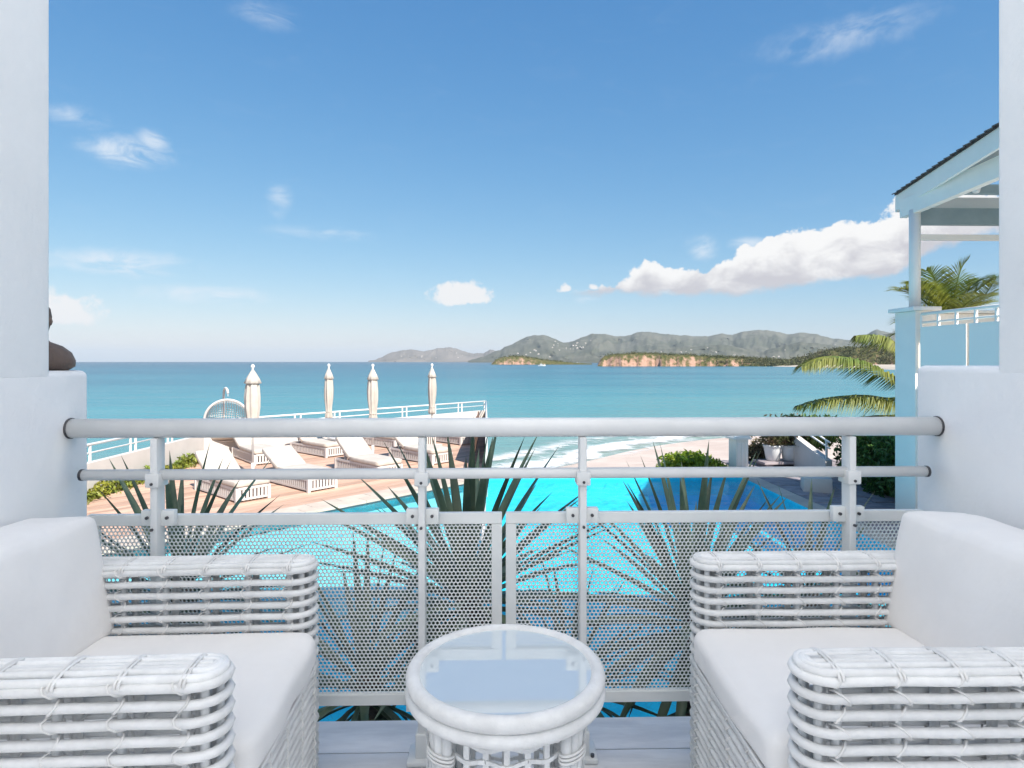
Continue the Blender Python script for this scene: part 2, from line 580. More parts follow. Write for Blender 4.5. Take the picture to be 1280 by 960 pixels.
# ------------------------------------------------------------------ mesh helpers
class B:
    def __init__(self):
        self.v = []
        self.f = []

    def add(self, vs, fs):
        o = len(self.v)
        self.v += [tuple(p) for p in vs]
        self.f += [tuple(i + o for i in q) for q in fs]
        return self

    def box(self, c, s, rot=None):
        x, y, z = s[0] / 2, s[1] / 2, s[2] / 2
        vs = [Vector((i * x, j * y, k * z)) for i in (-1, 1) for j in (-1, 1) for k in (-1, 1)]
        if rot is not None:
            M = Euler(rot).to_matrix() if not isinstance(rot, Matrix) else rot
            vs = [M @ p for p in vs]
        c = Vector(c)
        return self.add([p + c for p in vs], [(0, 1, 3, 2), (4, 6, 7, 5), (0, 4, 5, 1), (2, 3, 7, 6), (0, 2, 6, 4), (1, 5, 7, 3)])

    def bar(self, p0, p1, w, h, up=(0, 0, 1)):
        p0, p1 = Vector(p0), Vector(p1)
        d = (p1 - p0).normalized()
        s = d.cross(Vector(up))
        if s.length < 1e-5:
            s = Vector((1, 0, 0))
        s.normalize()
        u = s.cross(d)
        vs = []
        for p in (p0, p1):
            for a, b in ((-1, -1), (1, -1), (1, 1), (-1, 1)):
                vs.append(p + s * (a * w / 2) + u * (b * h / 2))
        return self.add(vs, [(3, 2, 1, 0), (4, 5, 6, 7), (0, 1, 5, 4), (1, 2, 6, 5), (2, 3, 7, 6), (3, 0, 4, 7)])

    def tube(self, pts, r, n=8, closed=False, cap=True):
        pts = [Vector(p) for p in pts]
        m = len(pts)
        rs = r if isinstance(r, (list, tuple)) else [r] * m
        t0 = (pts[1] - pts[0]).normalized()
        ref = Vector((0, 0, 1)) if abs(t0.z) < .9 else Vector((1, 0, 0))
        nrm = t0.cross(ref).normalized()
        vs = []
        for i, p in enumerate(pts):
            if closed:
                t = (pts[(i + 1) % m] - pts[i - 1]).normalized()
            elif i == 0:
                t = t0
            elif i == m - 1:
                t = (pts[-1] - pts[-2]).normalized()
            else:
                t = (pts[i + 1] - pts[i - 1]).normalized()
            nrm = (nrm - t * nrm.dot(t)).normalized()
            bn = t.cross(nrm)
            for k in range(n):
                a = 2 * math.pi * k / n
                vs.append(p + (nrm * math.cos(a) + bn * math.sin(a)) * rs[i])
        fs = []
        for i in range(m if closed else m - 1):
            j = (i + 1) % m
            for k in range(n):
                l = (k + 1) % n
                fs.append((i * n + k, i * n + l, j * n + l, j * n + k))
        if cap and not closed:
            fs.append(tuple(range(n - 1, -1, -1)))
            fs.append(tuple((m - 1) * n + k for k in range(n)))
        return self.add(vs, fs)

    def lathe(self, prof, n=24, c=(0, 0, 0), ripple=None):
        vs = []
        for i, (r, z) in enumerate(prof):
            for k in range(n):
                a = 2 * math.pi * k / n
                q = r * (ripple(a, i) if ripple else 1)
                vs.append((c[0] + q * math.cos(a), c[1] + q * math.sin(a), c[2] + z))
        fs = []
        for i in range(len(prof) - 1):
            for k in range(n):
                l = (k + 1) % n
                fs.append((i * n + k, i * n + l, (i + 1) * n + l, (i + 1) * n + k))
        fs.append(tuple(range(n - 1, -1, -1)))
        fs.append(tuple((len(prof) - 1) * n + k for k in range(n)))
        return self.add(vs, fs)

    def prism(self, poly, z0, z1):
        n = len(poly)
        vs = [(p[0], p[1], z0) for p in poly] + [(p[0], p[1], z1) for p in poly]
        fs = [tuple(range(n - 1, -1, -1)), tuple(range(n, 2 * n))]
        for i in range(n):
            j = (i + 1) % n
            fs.append((i, j, n + j, n + i))
        return self.add(vs, fs)

    def mesh(self, name, mat, smooth=False):
        me = bpy.data.meshes.new(name)
        me.from_pydata(self.v, [], self.f)
        me.materials.append(MATS[mat] if isinstance(mat, str) else mat)
        if smooth:
            me.polygons.foreach_set('use_smooth', [True] * len(me.polygons))
        me.update()
        return me

    def build(self, name, mat, parent=None, smooth=False, **kw):
        return link(name, self.mesh(name, mat, smooth), parent, **kw)


def link(name, me, parent=None, loc=None, rot=None, kind=None, label=None, scale=None):
    o = bpy.data.objects.new(name, me)
    COL.objects.link(o)
    if parent is not None:
        o.parent = parent
    if loc is not None:
        o.location = loc
    if rot is not None:
        o.rotation_euler = rot
    if scale is not None:
        o.scale = scale
    if kind:
        o['kind'] = kind
    if label:
        o['label'] = label
    return o


def tag(o, label, cat, group=None):
    o['label'] = label
    o['category'] = cat
    if group:
        o['group'] = group
    return o


def thing(name, label, cat, loc=(0, 0, 0), rotz=0.0, group=None):
    o = bpy.data.objects.new(name, None)
    o.empty_display_size = .1
    COL.objects.link(o)
    o.location = loc
    o.rotation_euler = (0, 0, rotz)
    return tag(o, label, cat, group)


def copy_tree(o, parent=None):
    c = o.copy()
    COL.objects.link(c)
    c.parent = parent
    for ch in list(o.children):
        copy_tree(ch, c)
    return c


def struct(o):
    o['kind'] = 'structure'
    return o


def rbox(name, c, s, mat, parent=None, r=.02, seg=3, rot=None, **kw):
    bm = bmesh.new()
    bmesh.ops.create_cube(bm, size=1)
    bmesh.ops.scale(bm, vec=s, verts=bm.verts)
    bmesh.ops.bevel(bm, geom=list(bm.edges), offset=r, segments=seg, profile=.5, affect='EDGES')
    me = bpy.data.meshes.new(name)
    bm.to_mesh(me)
    bm.free()
    me.materials.append(MATS[mat])
    me.polygons.foreach_set('use_smooth', [True] * len(me.polygons))
    try:
        me.set_sharp_from_angle(angle=R(40))
    except Exception:
        pass
    return link(name, me, parent, loc=c, rot=rot, **kw)


def cushion_mesh(name, s, mat, r=.04, crown=.02, n=18, wr=.002, seed=0):
    """rounded, slightly puffed box with soft dents"""
    rr = random.Random(seed)
    hx, hy, hz = s[0] / 2, s[1] / 2, s[2] / 2
    ph = [rr.uniform(0, 6.28) for _ in range(6)]
    b = B()
    idx = {}

    def vert(p):
        key = tuple(round(q, 5) for q in p)
        if key in idx:
            return idx[key]
        q = Vector((p[0] * hx, p[1] * hy, p[2] * hz))
        inner = Vector((max(-hx + r, min(hx - r, q.x)), max(-hy + r, min(hy - r, q.y)), max(-hz + r, min(hz - r, q.z))))
        d = q - inner
        if d.length > 1e-9:
            q = inner + d.normalized() * min(r, d.length if d.length < r else r)
        fx, fy, fz = [1 - abs(t) ** 3 for t in p]
        q.x += math.copysign(crown * fy * fz, p[0]) if abs(p[0]) > .98 else 0
        q.y += math.copysign(crown * fx * fz, p[1]) if abs(p[1]) > .98 else 0
        q.z += math.copysign(crown * fx * fy, p[2]) if abs(p[2]) > .98 else 0
        w = math.sin(q.x * 19 + ph[0]) * math.sin(q.y * 23 + ph[1]) + .6 * math.sin(q.y * 41 + ph[2] + 3 * q.x) * math.sin(q.z * 33 + ph[3])
        q += q.normalized() * w * wr
        idx[key] = len(b.v)
        b.v.append(tuple(q))
        return idx[key]

    ts = [math.sin(math.pi / 2 * (2 * i / n - 1)) * .45 + (2 * i / n - 1) * .55 for i in range(n + 1)]
    for ax in range(3):
        for sg in (-1, 1):
            for i in range(n):
                for j in range(n):
                    def P(a, c):
                        p = [0, 0, 0]
                        p[ax] = sg
                        p[(ax + 1) % 3] = a
                        p[(ax + 2) % 3] = c
                        return vert(p)
                    q = (P(ts[i], ts[j]), P(ts[i + 1], ts[j]), P(ts[i + 1], ts[j + 1]), P(ts[i], ts[j + 1]))
                    if len(set(q)) < 4:
                        continue
                    b.f.append(q if sg > 0 else q[::-1])
    return b.mesh(name, mat, True)


def leaf_mass(name, mat, n, sampler, size, parent=None, seed=1, flat=.0, **kw):
    rr = random.Random(seed)
    b = B()
    for _ in range(n):
        p = Vector(sampler(rr))
        s = size * rr.uniform(.6, 1.35)
        e = Euler((rr.uniform(-1.2, 1.2) * (1 - flat), rr.uniform(-1.2, 1.2) * (1 - flat), rr.uniform(0, 6.28))).to_matrix()
        vs = [p + e @ Vector(q) for q in ((-s, 0, 0), (-.1 * s, -.42 * s, .10 * s), (s, 0, -.12 * s), (-.1 * s, .42 * s, .10 * s))]
        b.add(vs, [(0, 1, 2), (0, 2, 3)])
    return b.build(name, mat, parent, **kw)


def fbm(x, y, s=0):
    return (math.sin(x * 1.0 + s) * math.cos(y * 1.3 + s * 2) + .5 * math.sin(x * 2.3 + y * 1.9 + s * 3) + .28 * math.sin(x * 5.1 - y * 4.3 + s * 5)
            + .15 * math.sin(x * 11.3 + y * 9.1 + s * 7) + .08 * math.sin(x * 23.0 - y * 19.0 + s))


# ------------------------------------------------------------------ the large setting
DECK = -1.5
SEA = -5.3
YR = 1.9            # railing plane
XL, XR = -1.297, 1.386

# --- shoreline (world x,y), from the near left round the bay to the far right
SHORE = [(-60, 12), (-25, 20), (-8, 25), (-1.5, 31.5), (3, 36.5), (6, 39.7), (11, 45.5), (15.5, 49.3), (20, 52), (34, 59), (62, 72), (110, 98), (190, 165), (300, 300), (410, 450), (480, 600)]


def catmull(pts, k=8):
    out = []
    for i in range(len(pts) - 1):
        p0 = pts[max(i - 1, 0)]
        p1, p2 = pts[i], pts[i + 1]
        p3 = pts[min(i + 2, len(pts) - 1)]
        for j in range(k):
            t = j / k
            out.append(tuple(.5 * (2 * p1[a] + (p2[a] - p0[a]) * t + (2 * p0[a] - 5 * p1[a] + 4 * p2[a] - p3[a]) * t * t + (3 * p1[a] - p0[a] - 3 * p2[a] + p3[a]) * t ** 3) for a in range(2)))
    out.append(pts[-1])
    return out


SH = catmull(SHORE)
SHA = np.array(SH)


def shore_dist(x, y):
    d = SHA - np.array([x, y])
    return float(np.sqrt((d * d).sum(1)).min())


def build_sea():
    rad = [0.0] + list(np.geomspace(6, 26000, 120))
    na = 240
    vs, fs, sd = [], [], []
    for r in rad:
        for k in range(na):
            a = 2 * math.pi * k / na
            x, y = r * math.sin(a), r * math.cos(a)
            vs.append((x, y, SEA))
            sd.append(shore_dist(x, y))
    for i in range(len(rad) - 1):
        for k in range(na):
            l = (k + 1) % na
            fs.append((i * na + k, i * na + l, (i + 1) * na + l, (i + 1) * na + k)[::-1])
    b = B()
    b.v, b.f = vs, fs
    me = b.mesh('sea', 'sea_water', True)
    at = me.attributes.new('shore', 'FLOAT', 'POINT')
    at.data.foreach_set('value', sd)
    struct(link('sea', me))


build_sea()


def strip(name, offs, mat, kind='structure', uv=True, pts=SH):
    n = len(pts)
    vs, fs = [], []
    for i, p in enumerate(pts):
        a = Vector(pts[max(i - 1, 0)])
        c = Vector(pts[min(i + 1, n - 1)])
        t = (c - a).normalized()
        nr = Vector((t.y, -t.x))          # inland: to the right of travel
        for (d, z) in offs:
            w = fbm(p[0] * .25 + d * .1, p[1] * .25, 2) * .12 * min(1, abs(d) / 4)
            vs.append((p[0] + nr.x * d, p[1] + nr.y * d, SEA + z + (w if d > 0 else 0)))
    m = len(offs)
    for i in range(n - 1):
        for j in range(m - 1):
            fs.append((i * m + j, i * m + j + 1, (i + 1) * m + j + 1, (i + 1) * m + j)[::-1])
    b = B()
    b.v, b.f = vs, fs
    me = b.mesh(name, mat, True)
    if uv:
        ul = me.uv_layers.new(name='UVMap')
        lp = np.zeros(len(me.loops), dtype=np.int32)
        me.loops.foreach_get('vertex_index', lp)
        dd = np.array([(i / n, (offs[j][0] - offs[0][0]) / (offs[-1][0] - offs[0][0])) for i in range(n) for j in range(m)], dtype=np.float32)
        ul.data.foreach_set('uv', dd[lp].ravel())
    o = link(name, me)
    o['kind'] = kind
    return o


strip('beach', [(-9, -.8), (0, .03), (2.5, .22), (6, .55), (12, 1.1), (20, 1.6), (34, 2.1)], 'sand')
so = strip('surf', [(-9, .04), (-6, .05), (-3, .06), (0, .08), (1.6, .20)], 'surf', 'stuff')
so['label'] = 'white foam of small waves breaking along the sandy shore'
so['category'] = 'surf'

# --- ground sheet under villa, pool and deck (the seaward edge drops as a rocky bank)
gb = B()
gpoly = [(-60, -40), (60, -40), (60, 40), (26, 30), (14, 20.5), (7, 18.5), (-1.0, 16.5), (-10.5, 9.5), (-60, 5)]
gb.prism(gpoly, SEA - 1.0, DECK - 2.2)
struct(gb.build('ground', 'rock'))

# --- pool
D1 = Vector((.7071, .7071))
PA = at_z(380, 640, DECK)
PB = at_z(604, 597, DECK)
PFAR = at_z(800, 597, DECK).y
diag = (Vector((PB.x, PB.y)) - Vector((PA.x, PA.y))).normalized()
PC = Vector((PA.x, PA.y)) + diag * ((-8.45 - PA.x) / diag.x)
XPR = at_z(1020, 640, DECK).x
POOL = [(PB.x, PFAR), (XPR, PFAR), (XPR, 4.3), (-8.45, 4.3), (PC.x, PC.y), (PB.x, PB.y)]
POOLW = DECK - .05
FLOORZ = DECK - .42
n = len(POOL)
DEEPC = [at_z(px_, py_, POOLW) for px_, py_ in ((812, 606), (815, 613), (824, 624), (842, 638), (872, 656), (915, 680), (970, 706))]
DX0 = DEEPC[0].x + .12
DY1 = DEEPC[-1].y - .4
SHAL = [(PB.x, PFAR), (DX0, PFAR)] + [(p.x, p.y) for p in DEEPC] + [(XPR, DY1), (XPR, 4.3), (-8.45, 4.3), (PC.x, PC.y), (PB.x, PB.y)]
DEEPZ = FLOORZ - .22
pb = B()
pb.add([(p[0], p[1], FLOORZ) for p in SHAL], [tuple(range(len(SHAL)))])
for i in range(n):
    j = (i + 1) % n
    p0_, p1_ = POOL[i], POOL[j]
    pb.add([(p0_[0], p0_[1], POOLW + .045), (p1_[0], p1_[1], POOLW + .045), (p1_[0], p1_[1], FLOORZ), (p0_[0], p0_[1], FLOORZ)], [(0, 1, 2, 3)])
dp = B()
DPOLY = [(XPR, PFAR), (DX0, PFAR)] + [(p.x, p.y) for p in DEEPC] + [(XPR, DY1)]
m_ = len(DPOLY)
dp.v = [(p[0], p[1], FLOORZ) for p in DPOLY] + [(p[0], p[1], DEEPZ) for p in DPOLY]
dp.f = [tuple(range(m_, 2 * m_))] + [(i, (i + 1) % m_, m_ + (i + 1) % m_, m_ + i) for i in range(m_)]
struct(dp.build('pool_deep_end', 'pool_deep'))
struct(pb.build('pool_basin', 'pool_basin'))
wb = B()
wb.add([(p[0], p[1], POOLW) for p in POOL], [tuple(range(n))[::-1]])
struct(wb.build('pool_water', 'pool_water'))
# shallow shelf left of the white divider
N0 = at_z(607, 660, DECK)
sh = B()
sh.prism([(PB.x + .05, PFAR - .05), (N0.x, 7.5), (-8.3, 7.5), (PC.x + .25, PC.y + .02), (PA.x + .06, PA.y - .06)], FLOORZ + .002, POOLW - .16)
struct(sh.build('pool_shelf', 'pool_shelf'))
dv = B()
dv.bar((PB.x + .05, PFAR - .1, DECK - .19), (N0.x, 7.5, DECK - .19), .05, .44)
struct(dv.build('pool_divider', 'white_wall'))

# far infinity edge of the pool and its retaining wall
eb = B()
eb.box(((PB.x + XPR) / 2, PFAR + .106, DECK - 1.5), (XPR - PB.x + .3, .20, 2.96))
struct(eb.build('pool_far_wall', 'house_paint'))

# --- deck planks, coping blocks
DL = -8.25
FC = at_z(606, 532, DECK)      # far corner of the deck
LC = Vector((-8.25, 17.3))
FN = Vector((PB.x, PB.y))
deck_poly = [Vector((PC.x, PC.y)), FN, Vector((FC.x, FC.y)), LC]
db = B()
db.prism([(p.x, p.y) for p in deck_poly], SEA - .5, DECK - .045)
deck = struct(db.build('deck', 'rock'))


def clip(poly, nrm, d, keep):
    out = []
    for i in range(len(poly)):
        a, c = poly[i], poly[(i + 1) % len(poly)]
        da, dc = (a.dot(nrm) - d) * keep, (c.dot(nrm) - d) * keep
        if da >= 0:
            out.append(a)
        if da * dc < 0:
            out.append(a + (c - a) * (da / (da - dc)))
    return out


pn = Vector((-diag.y, diag.x))     # away from the pool
d0 = FN.dot(pn)
COPW = .55
wd = .14
k = 0
while True:
    lo = d0 + COPW + k * wd
    poly = clip(clip(deck_poly, pn, lo, 1), pn, lo + wd - .012, -1)
    if len(poly) < 3:
        if k > 20:
            break
        k += 1
        continue
    q = B()
    q.prism([(p.x, p.y) for p in poly], -.04, 0)
    # local axes along the board so that the grain runs with it
    ang = math.atan2(diag.y, diag.x)
    ca, sa = math.cos(-ang), math.sin(-ang)
    q.v = [(x * ca - y * sa, x * sa + y * ca, z) for x, y, z in q.v]
    q.build('plank', 'deck_wood', deck, loc=(0, 0, DECK + rng.uniform(-.002, .002)), rot=(0, 0, ang))
    k += 1
# coping along the pool
tlen = (FN - Vector((PC.x, PC.y))).length
nb = int(tlen / .62)
for row in range(2):
    for i in range(nb):
        s0 = i * tlen / nb + (0.3 if row else 0)
        s1 = min(tlen, s0 + tlen / nb - .008)
        l0, l1 = (-.05 + row * .30, -.05 + row * .30 + .292)
        base = Vector((PC.x, PC.y))
        pl = [base + diag * s0 + pn * l0, base + diag * s1 + pn * l0, base + diag * s1 + pn * l1, base + diag * s0 + pn * l1]
        q = B()
        q.prism([(p.x, p.y) for p in pl], -.05, 0)
        q.build('coping_stone', 'coping', deck, loc=(0, 0, DECK + rng.uniform(0, .004)))

# near side paving of the pool, planter bed under the balcony
nb_ = B()
nb_.box((-1.3, 4.12, DECK - .10), (14.4, .36, .2))
struct(nb_.build('pool_near_coping', 'plaster'))
sb = B()
sb.prism([(-9, 1.6), (7.5, 1.6), (7.5, 3.93), (-9, 3.93)], DECK - .7, DECK - .06)
struct(sb.build('planting_bed', 'soil'))

# --- stone patio right of the pool
pt = B()
pt.prism([(XPR + .34, 3.9), (13.5, 3.9), (13.5, 18.0), (XPR + .34, PFAR + .2)], DECK - 1.0, DECK - .03)
patio = struct(pt.build('patio', 'mortar'))
nr_ = 14
for i in range(nr_):
    y0_, y1_ = 4.3 + (PFAR + .18 - 4.3) * i / nr_, 4.3 + (PFAR + .18 - 4.3) * (i + 1) / nr_
    q = B()
    q.box((XPR + .172, (y0_ + y1_) / 2, DECK - .04), (.335, y1_ - y0_ - .008, .10))
    q.build('coping_stone', 'coping', patio)
gx, gy = .62, .52
nx, ny = int((10.4 - XPR) / gx), int((17.2 - 6.0) / gy)
rj = random.Random(3)
J = {}
for i in range(nx + 1):
    for j in range(ny + 1):
        J[i, j] = Vector((XPR + .36 + i * gx + (rj.uniform(-.11, .11) if 0 < i else 0), 6.0 + j * gy + rj.uniform(-.10, .10)))
for i in range(nx):
    for j in range(ny):
        pl = [J[i, j], J[i + 1, j], J[i + 1, j + 1], J[i, j + 1]]
        cc = sum(pl, Vector((0, 0))) / 4
        pl = [cc + (p - cc) * .955 for p in pl]
        q = B()
        q.prism([(p.x - cc.x, p.y - cc.y) for p in pl], -.03, 0)
        q.build('flagstone', 'stone', patio, loc=(cc.x, cc.y, DECK + rj.uniform(-.006, .006)))

# --- balcony floor; unseen cloth roof and rear terrace added for shade and fill
vb = B()                              # added out of view for soft fill: translucent awning, sagging between its beams
nxa, nya = 30, 20
for j in range(nya + 1):
    for i in range(nxa + 1):
        x_ = -4.25 + 12.5 * i / nxa
        y_ = -4.8 + 7.65 * j / nya
        vb.v.append((x_, y_, 4.60 - .10 * math.sin(math.pi * ((x_ + 4.25) / 12.5 * 4 % 1))))
for j in range(nya):
    for i in range(nxa):
        vb.f.append((j * (nxa + 1) + i, j * (nxa + 1) + i + 1, (j + 1) * (nxa + 1) + i + 1, (j + 1) * (nxa + 1) + i))
struct(vb.build('fill_awning', 'fill_cloth', None, True))
for i in range(5):
    q = B()
    q.bar((-4.2 + 3.1 * i, -4.8, 4.66), (-4.2 + 3.1 * i, 2.85, 4.66), .08, .10)
    struct(q.build('fill_awning_beam', 'plaster'))  # frame of the added cloth, out of view
for (x_, y_) in ((-4.0, -4.6), (-4.0, 2.6), (2.6, -4.6)):
    q = B()
    q.box((x_, y_, 1.45), (.3, .3, 5.9))
    struct(q.build('fill_awning_post', 'plaster'))  # post for the added cloth, out of view
ub = B()
ub.box((1.0, -6.0, -.80), (12, 16.14, 1.40))
struct(ub.build('terrace_base', 'plaster'))
bt = B()
bt.box((1.0, -7.6, -.05), (12, 12.8, .09))
struct(bt.build('bounce_terrace', 'plaster'))  # added white floor behind the camera, bounces sunlight into the balcony
fl = B()
fl.box((0, .46, -.06), (6, 3.28, .04))
floor = struct(fl.build('balcony_floor', 'plaster'))
bw = .175
y1 = 2.10
for i in range(18):
    q = B()
    x0 = -1.5
    q.box((0, 0, -.018), (3.1, bw - .005, .036))
    q.build('floor_board', 'floor_board', floor, loc=(.045, y1 - bw / 2 - i * bw, 0))

# ------------------------------------------------------------------ far country
def ridge(name, pts, D, depth, mat, seed, label, cat='hill', rough=1.0):
    """a real range of hills: crest outline pts (pixels) at distance D, sloping to the sea in front and behind"""
    xs = np.linspace(pts[0][0], pts[-1][0], 420)
    ys = np.interp(xs, [p[0] for p in pts], [p[1] for p in pts])
    rows = 26
    b = B()
    for j in range(rows + 1):
        t = j / rows * 1.6 - 1.0       # -1 shore, 0 crest, .6 back
        for px, py in zip(xs, ys):
            r = ray(px, 452)
            h = (452 - py + .9 * mnoise.fractal(Vector((px * .16, .3, seed * 3.1)), .9, 2.1, 5)) / F * D + 6.5
            w = fbm(px * .045, t * 3.2, seed)
            w2 = mnoise.fractal(Vector((px * .045, t * 2.4, seed * 7.3)), 1.0, 2.1, 6)
            prof_ = max(0.0, 1 - abs(t) ** 1.25) if t < 0 else max(0, 1 - (t / .6) ** 2)
            # spurs and gullies running down to the shore
            z = h * prof_ * (1 - .30 * rough * abs(w2) * min(1, 3 * abs(t)) * (1 if t < 0 else .3)) + h * .10 * w * min(1, abs(t) * 3) * prof_
            d = D + t * depth + w * depth * .10 * min(1, abs(t) * 3)
            p = CAMP + r * d
            b.v.append((p.x, p.y, SEA - 1.0 + z))
    m = len(xs)
    for j in range(rows):
        for i in range(m - 1):
            b.f.append((j * m + i, j * m + i + 1, (j + 1) * m + i + 1, (j + 1) * m + i))
    o = b.build(name, mat, None, True)
    struct(o)
    o['label'] = label
    return b, m, rows


R1 = ridge('hill_range', [(460, 451.5), (470, 449), (490, 440), (505, 437), (517, 436.5), (530, 439), (548, 435), (562, 434), (575, 437), (590, 442), (605, 441), (612, 437), (620, 439), (635, 446), (650, 451)], 9000, 900, 'hill_bare', 1, 'far mauve hills low on the horizon at left')
R2 = ridge('hill_range', [(585, 451), (605, 445), (625, 437), (640, 430), (655, 422), (668, 418.5), (680, 418.5), (692, 423), (704, 428), (714, 427), (728, 421), (740, 417), (755, 417), (768, 420), (782, 420), (797, 415), (812, 414.5), (830, 417), (850, 419), (868, 420), (885, 420), (900, 417), (915, 418), (930, 414), (945, 412), (962, 413), (978, 416), (990, 418), (1003, 415), (1020, 417), (1040, 423), (1060, 425), (1075, 424), (1088, 415), (1096, 411), (1106, 414), (1125, 419), (1160, 424), (1220, 432), (1290, 445), (1310, 451)], 6500, 2200, 'hill', 4, 'green grey mountain range across the bay')
R3 = ridge('hill_range', [(690, 451), (730, 446), (780, 441), (830, 436), (870, 433), (900, 430), (925, 434), (950, 440), (975, 433), (1000, 427), (1030, 430), (1060, 434), (1100, 436), (1150, 430), (1200, 440), (1230, 451)], 4200, 900, 'hill', 9, 'lower green foothills before the mountain range')


def heightland(name, pts, D, depth, mat, seed, label, steep=.25):
    xs = np.linspace(pts[0][0], pts[-1][0], 150)
    ys = np.interp(xs, [p[0] for p in pts], [p[1] for p in pts])
    dd = np.interp(xs, [p[0] for p in pts], [p[2] if len(p) > 2 else D for p in pts])
    rows = 16
    b = B()
    for j in range(rows + 1):
        t = j / rows
        for px, py, dist in zip(xs, ys, dd):
            r = ray(px, 452)
            h = (452 - py) / F * dist + 6.5
            w = fbm(px * .10, 1.3, seed)
            w2 = fbm(px * .38, t * 17, seed + 1)
            prof_ = min(1.0, (t / steep)) ** .8 if t < steep else 1.0 - .5 * max(0, (t - .6) / .4) ** 2
            z = h * prof_ * (1 + .05 * w2)
            d = dist + t * depth + (w * .05 + w2 * .016) * depth * (1 - t) + 0
            p = CAMP + r * d
            b.v.append((p.x, p.y, SEA - .8 + z))
    m = len(xs)
    for j in range(rows):
        for i in range(m - 1):
            b.f.append((j * m + i, j * m + i + 1, (j + 1) * m + i + 1, (j + 1) * m + i))
    o = b.build(name, mat, None, True)
    struct(o)
    o['label'] = label
    return b, m, rows


H1 = heightland('headland', [(747, 455.5), (750, 449), (756, 444), (765, 443), (785, 441.5), (800, 441), (815, 441.5), (830, 443), (850, 443), (870, 444), (885, 445), (900, 446), (930, 447), (960, 450), (990, 452), (1010, 454)], 850, 150, 'cliff', 2, 'red cliff headland across the bay', .16)
H2 = heightland('islet', [(614, 454.5), (620, 449), (630, 446), (645, 445), (660, 446), (675, 449), (690, 451), (715, 453), (740, 454)], 1350, 90, 'cliff', 6, 'low rocky islet before the far hills', .3)
H3 = heightland('wooded_shore', [(880, 447, 870), (930, 449, 850), (985, 451, 800), (1010, 446, 760), (1030, 438, 740), (1060, 434, 720), (1090, 432, 700), (1120, 431, 690), (1180, 430, 680), (1300, 436, 660)], 800, 130, 'cliff', 5, 'wooded shore at the far end of the beach', .5)
# far beach strip
fbp = []
for (px, py) in [(890, 457.2), (930, 457.6), (970, 458.1), (1010, 459), (1060, 460.2), (1110, 462), (1170, 464), (1260, 467)]:
    p = at_z(px, py, SEA)
    fbp.append(p)
q = B()
for p in fbp:
    r = Vector((p.x, p.y)).normalized()
    q.v += [(p.x - r.x * 4, p.y - r.y * 4, SEA - .3), (p.x, p.y, SEA + .4), (p.x + r.x * 70, p.y + r.y * 70, SEA + 2.6), (p.x + r.x * 240, p.y + r.y * 240, SEA + 3.2)]
for i in range(len(fbp) - 1):
    for j in range(3):
        q.f.append((i * 4 + j, (i + 1) * 4 + j, (i + 1) * 4 + j + 1, i * 4 + j + 1))
struct(q.build('far_beach', 'sand_far', None, True))


# far woods: one mass of scrub crowns over headland and shore
def woods(name, src, n, size, seed, jlo, jhi, ilo, ihi, lbl, per=26):
    b, m, rows = src
    rr = random.Random(seed)
    cs = []
    for _ in range(n):
        i = rr.randint(int(ilo * (m - 1)), int(ihi * (m - 1)))
        j = rr.randint(int(jlo * rows), int(jhi * rows))
        v = b.v[j * m + i]
        cs.append((Vector(v) + Vector((rr.uniform(-4, 4), rr.uniform(-4, 4), 0)), rr.uniform(.6, 1.3)))

    def smp(r):
        c, s = cs[r.randrange(len(cs))]
        d = Vector((r.gauss(0, 1), r.gauss(0, 1), abs(r.gauss(0, .7)))) * size * s * .6
        return c + d
    o = leaf_mass(name, 'scrub', n * per, smp, size * .32, seed=seed)
    o['kind'] = 'stuff'
    o['label'] = lbl
    o['category'] = 'wood'


woods('scrub_wood', H1, 260, 3.4, 11, .22, .9, .05, 1.0, 'dark green scrub along the top of the red cliff')
woods('cliff_scrub', H1, 220, 3.2, 17, .02, .35, .56, 1.0, 'olive scrub covering the right flank of the red headland')
woods('shore_wood', H3, 900, 4.2, 12, .10, .9, .02, 1.0, 'dense olive green wood above the far beach')
woods('islet_scrub', H2, 90, 3.6, 13, .35, .9, .08, .8, 'dry scrub on the low rocky islet')

# white houses scattered on the slopes
house_src = [(R2, 10, 6500), (R3, 9, 4200)]
hm = B()
hm.box((0, 0, 3), (14, 9, 6))
hmesh_w = hm.mesh('wall', 'white_wall')
hr = B()
hr.add([(-7.6, -5, 6), (7.6, -5, 6), (7.6, 5, 6), (-7.6, 5, 6), (-6, 0, 9.5), (6, 0, 9.5)], [(0, 1, 5, 4), (2, 3, 4, 5), (1, 2, 5), (3, 0, 4), (3, 2, 1, 0)])
hmesh_r = hr.mesh('roof', 'coping')
hd = random.Random(21)
zones = [(R2, 690, 740, 6, 12, 'tiny white house of the cluster in the saddle between two far mountains', 20),
         (R2, 640, 690, 2, 5, 'tiny white house at the foot of the round far mountain behind the islet', 8),
         (R3, 800, 1000, 3, 12, 'tiny white house on the green slope behind the red headland', 14),
         (R1, 480, 600, 4, 8, 'tiny white house on the low mauve hills at the left horizon', 8),
         (R2, 1010, 1090, 3, 9, 'tiny white house on the far mountain slope above the palm fronds', 6)]
allx = {id(R1): (460, 650), id(R2): (585, 1310), id(R3): (690, 1230)}
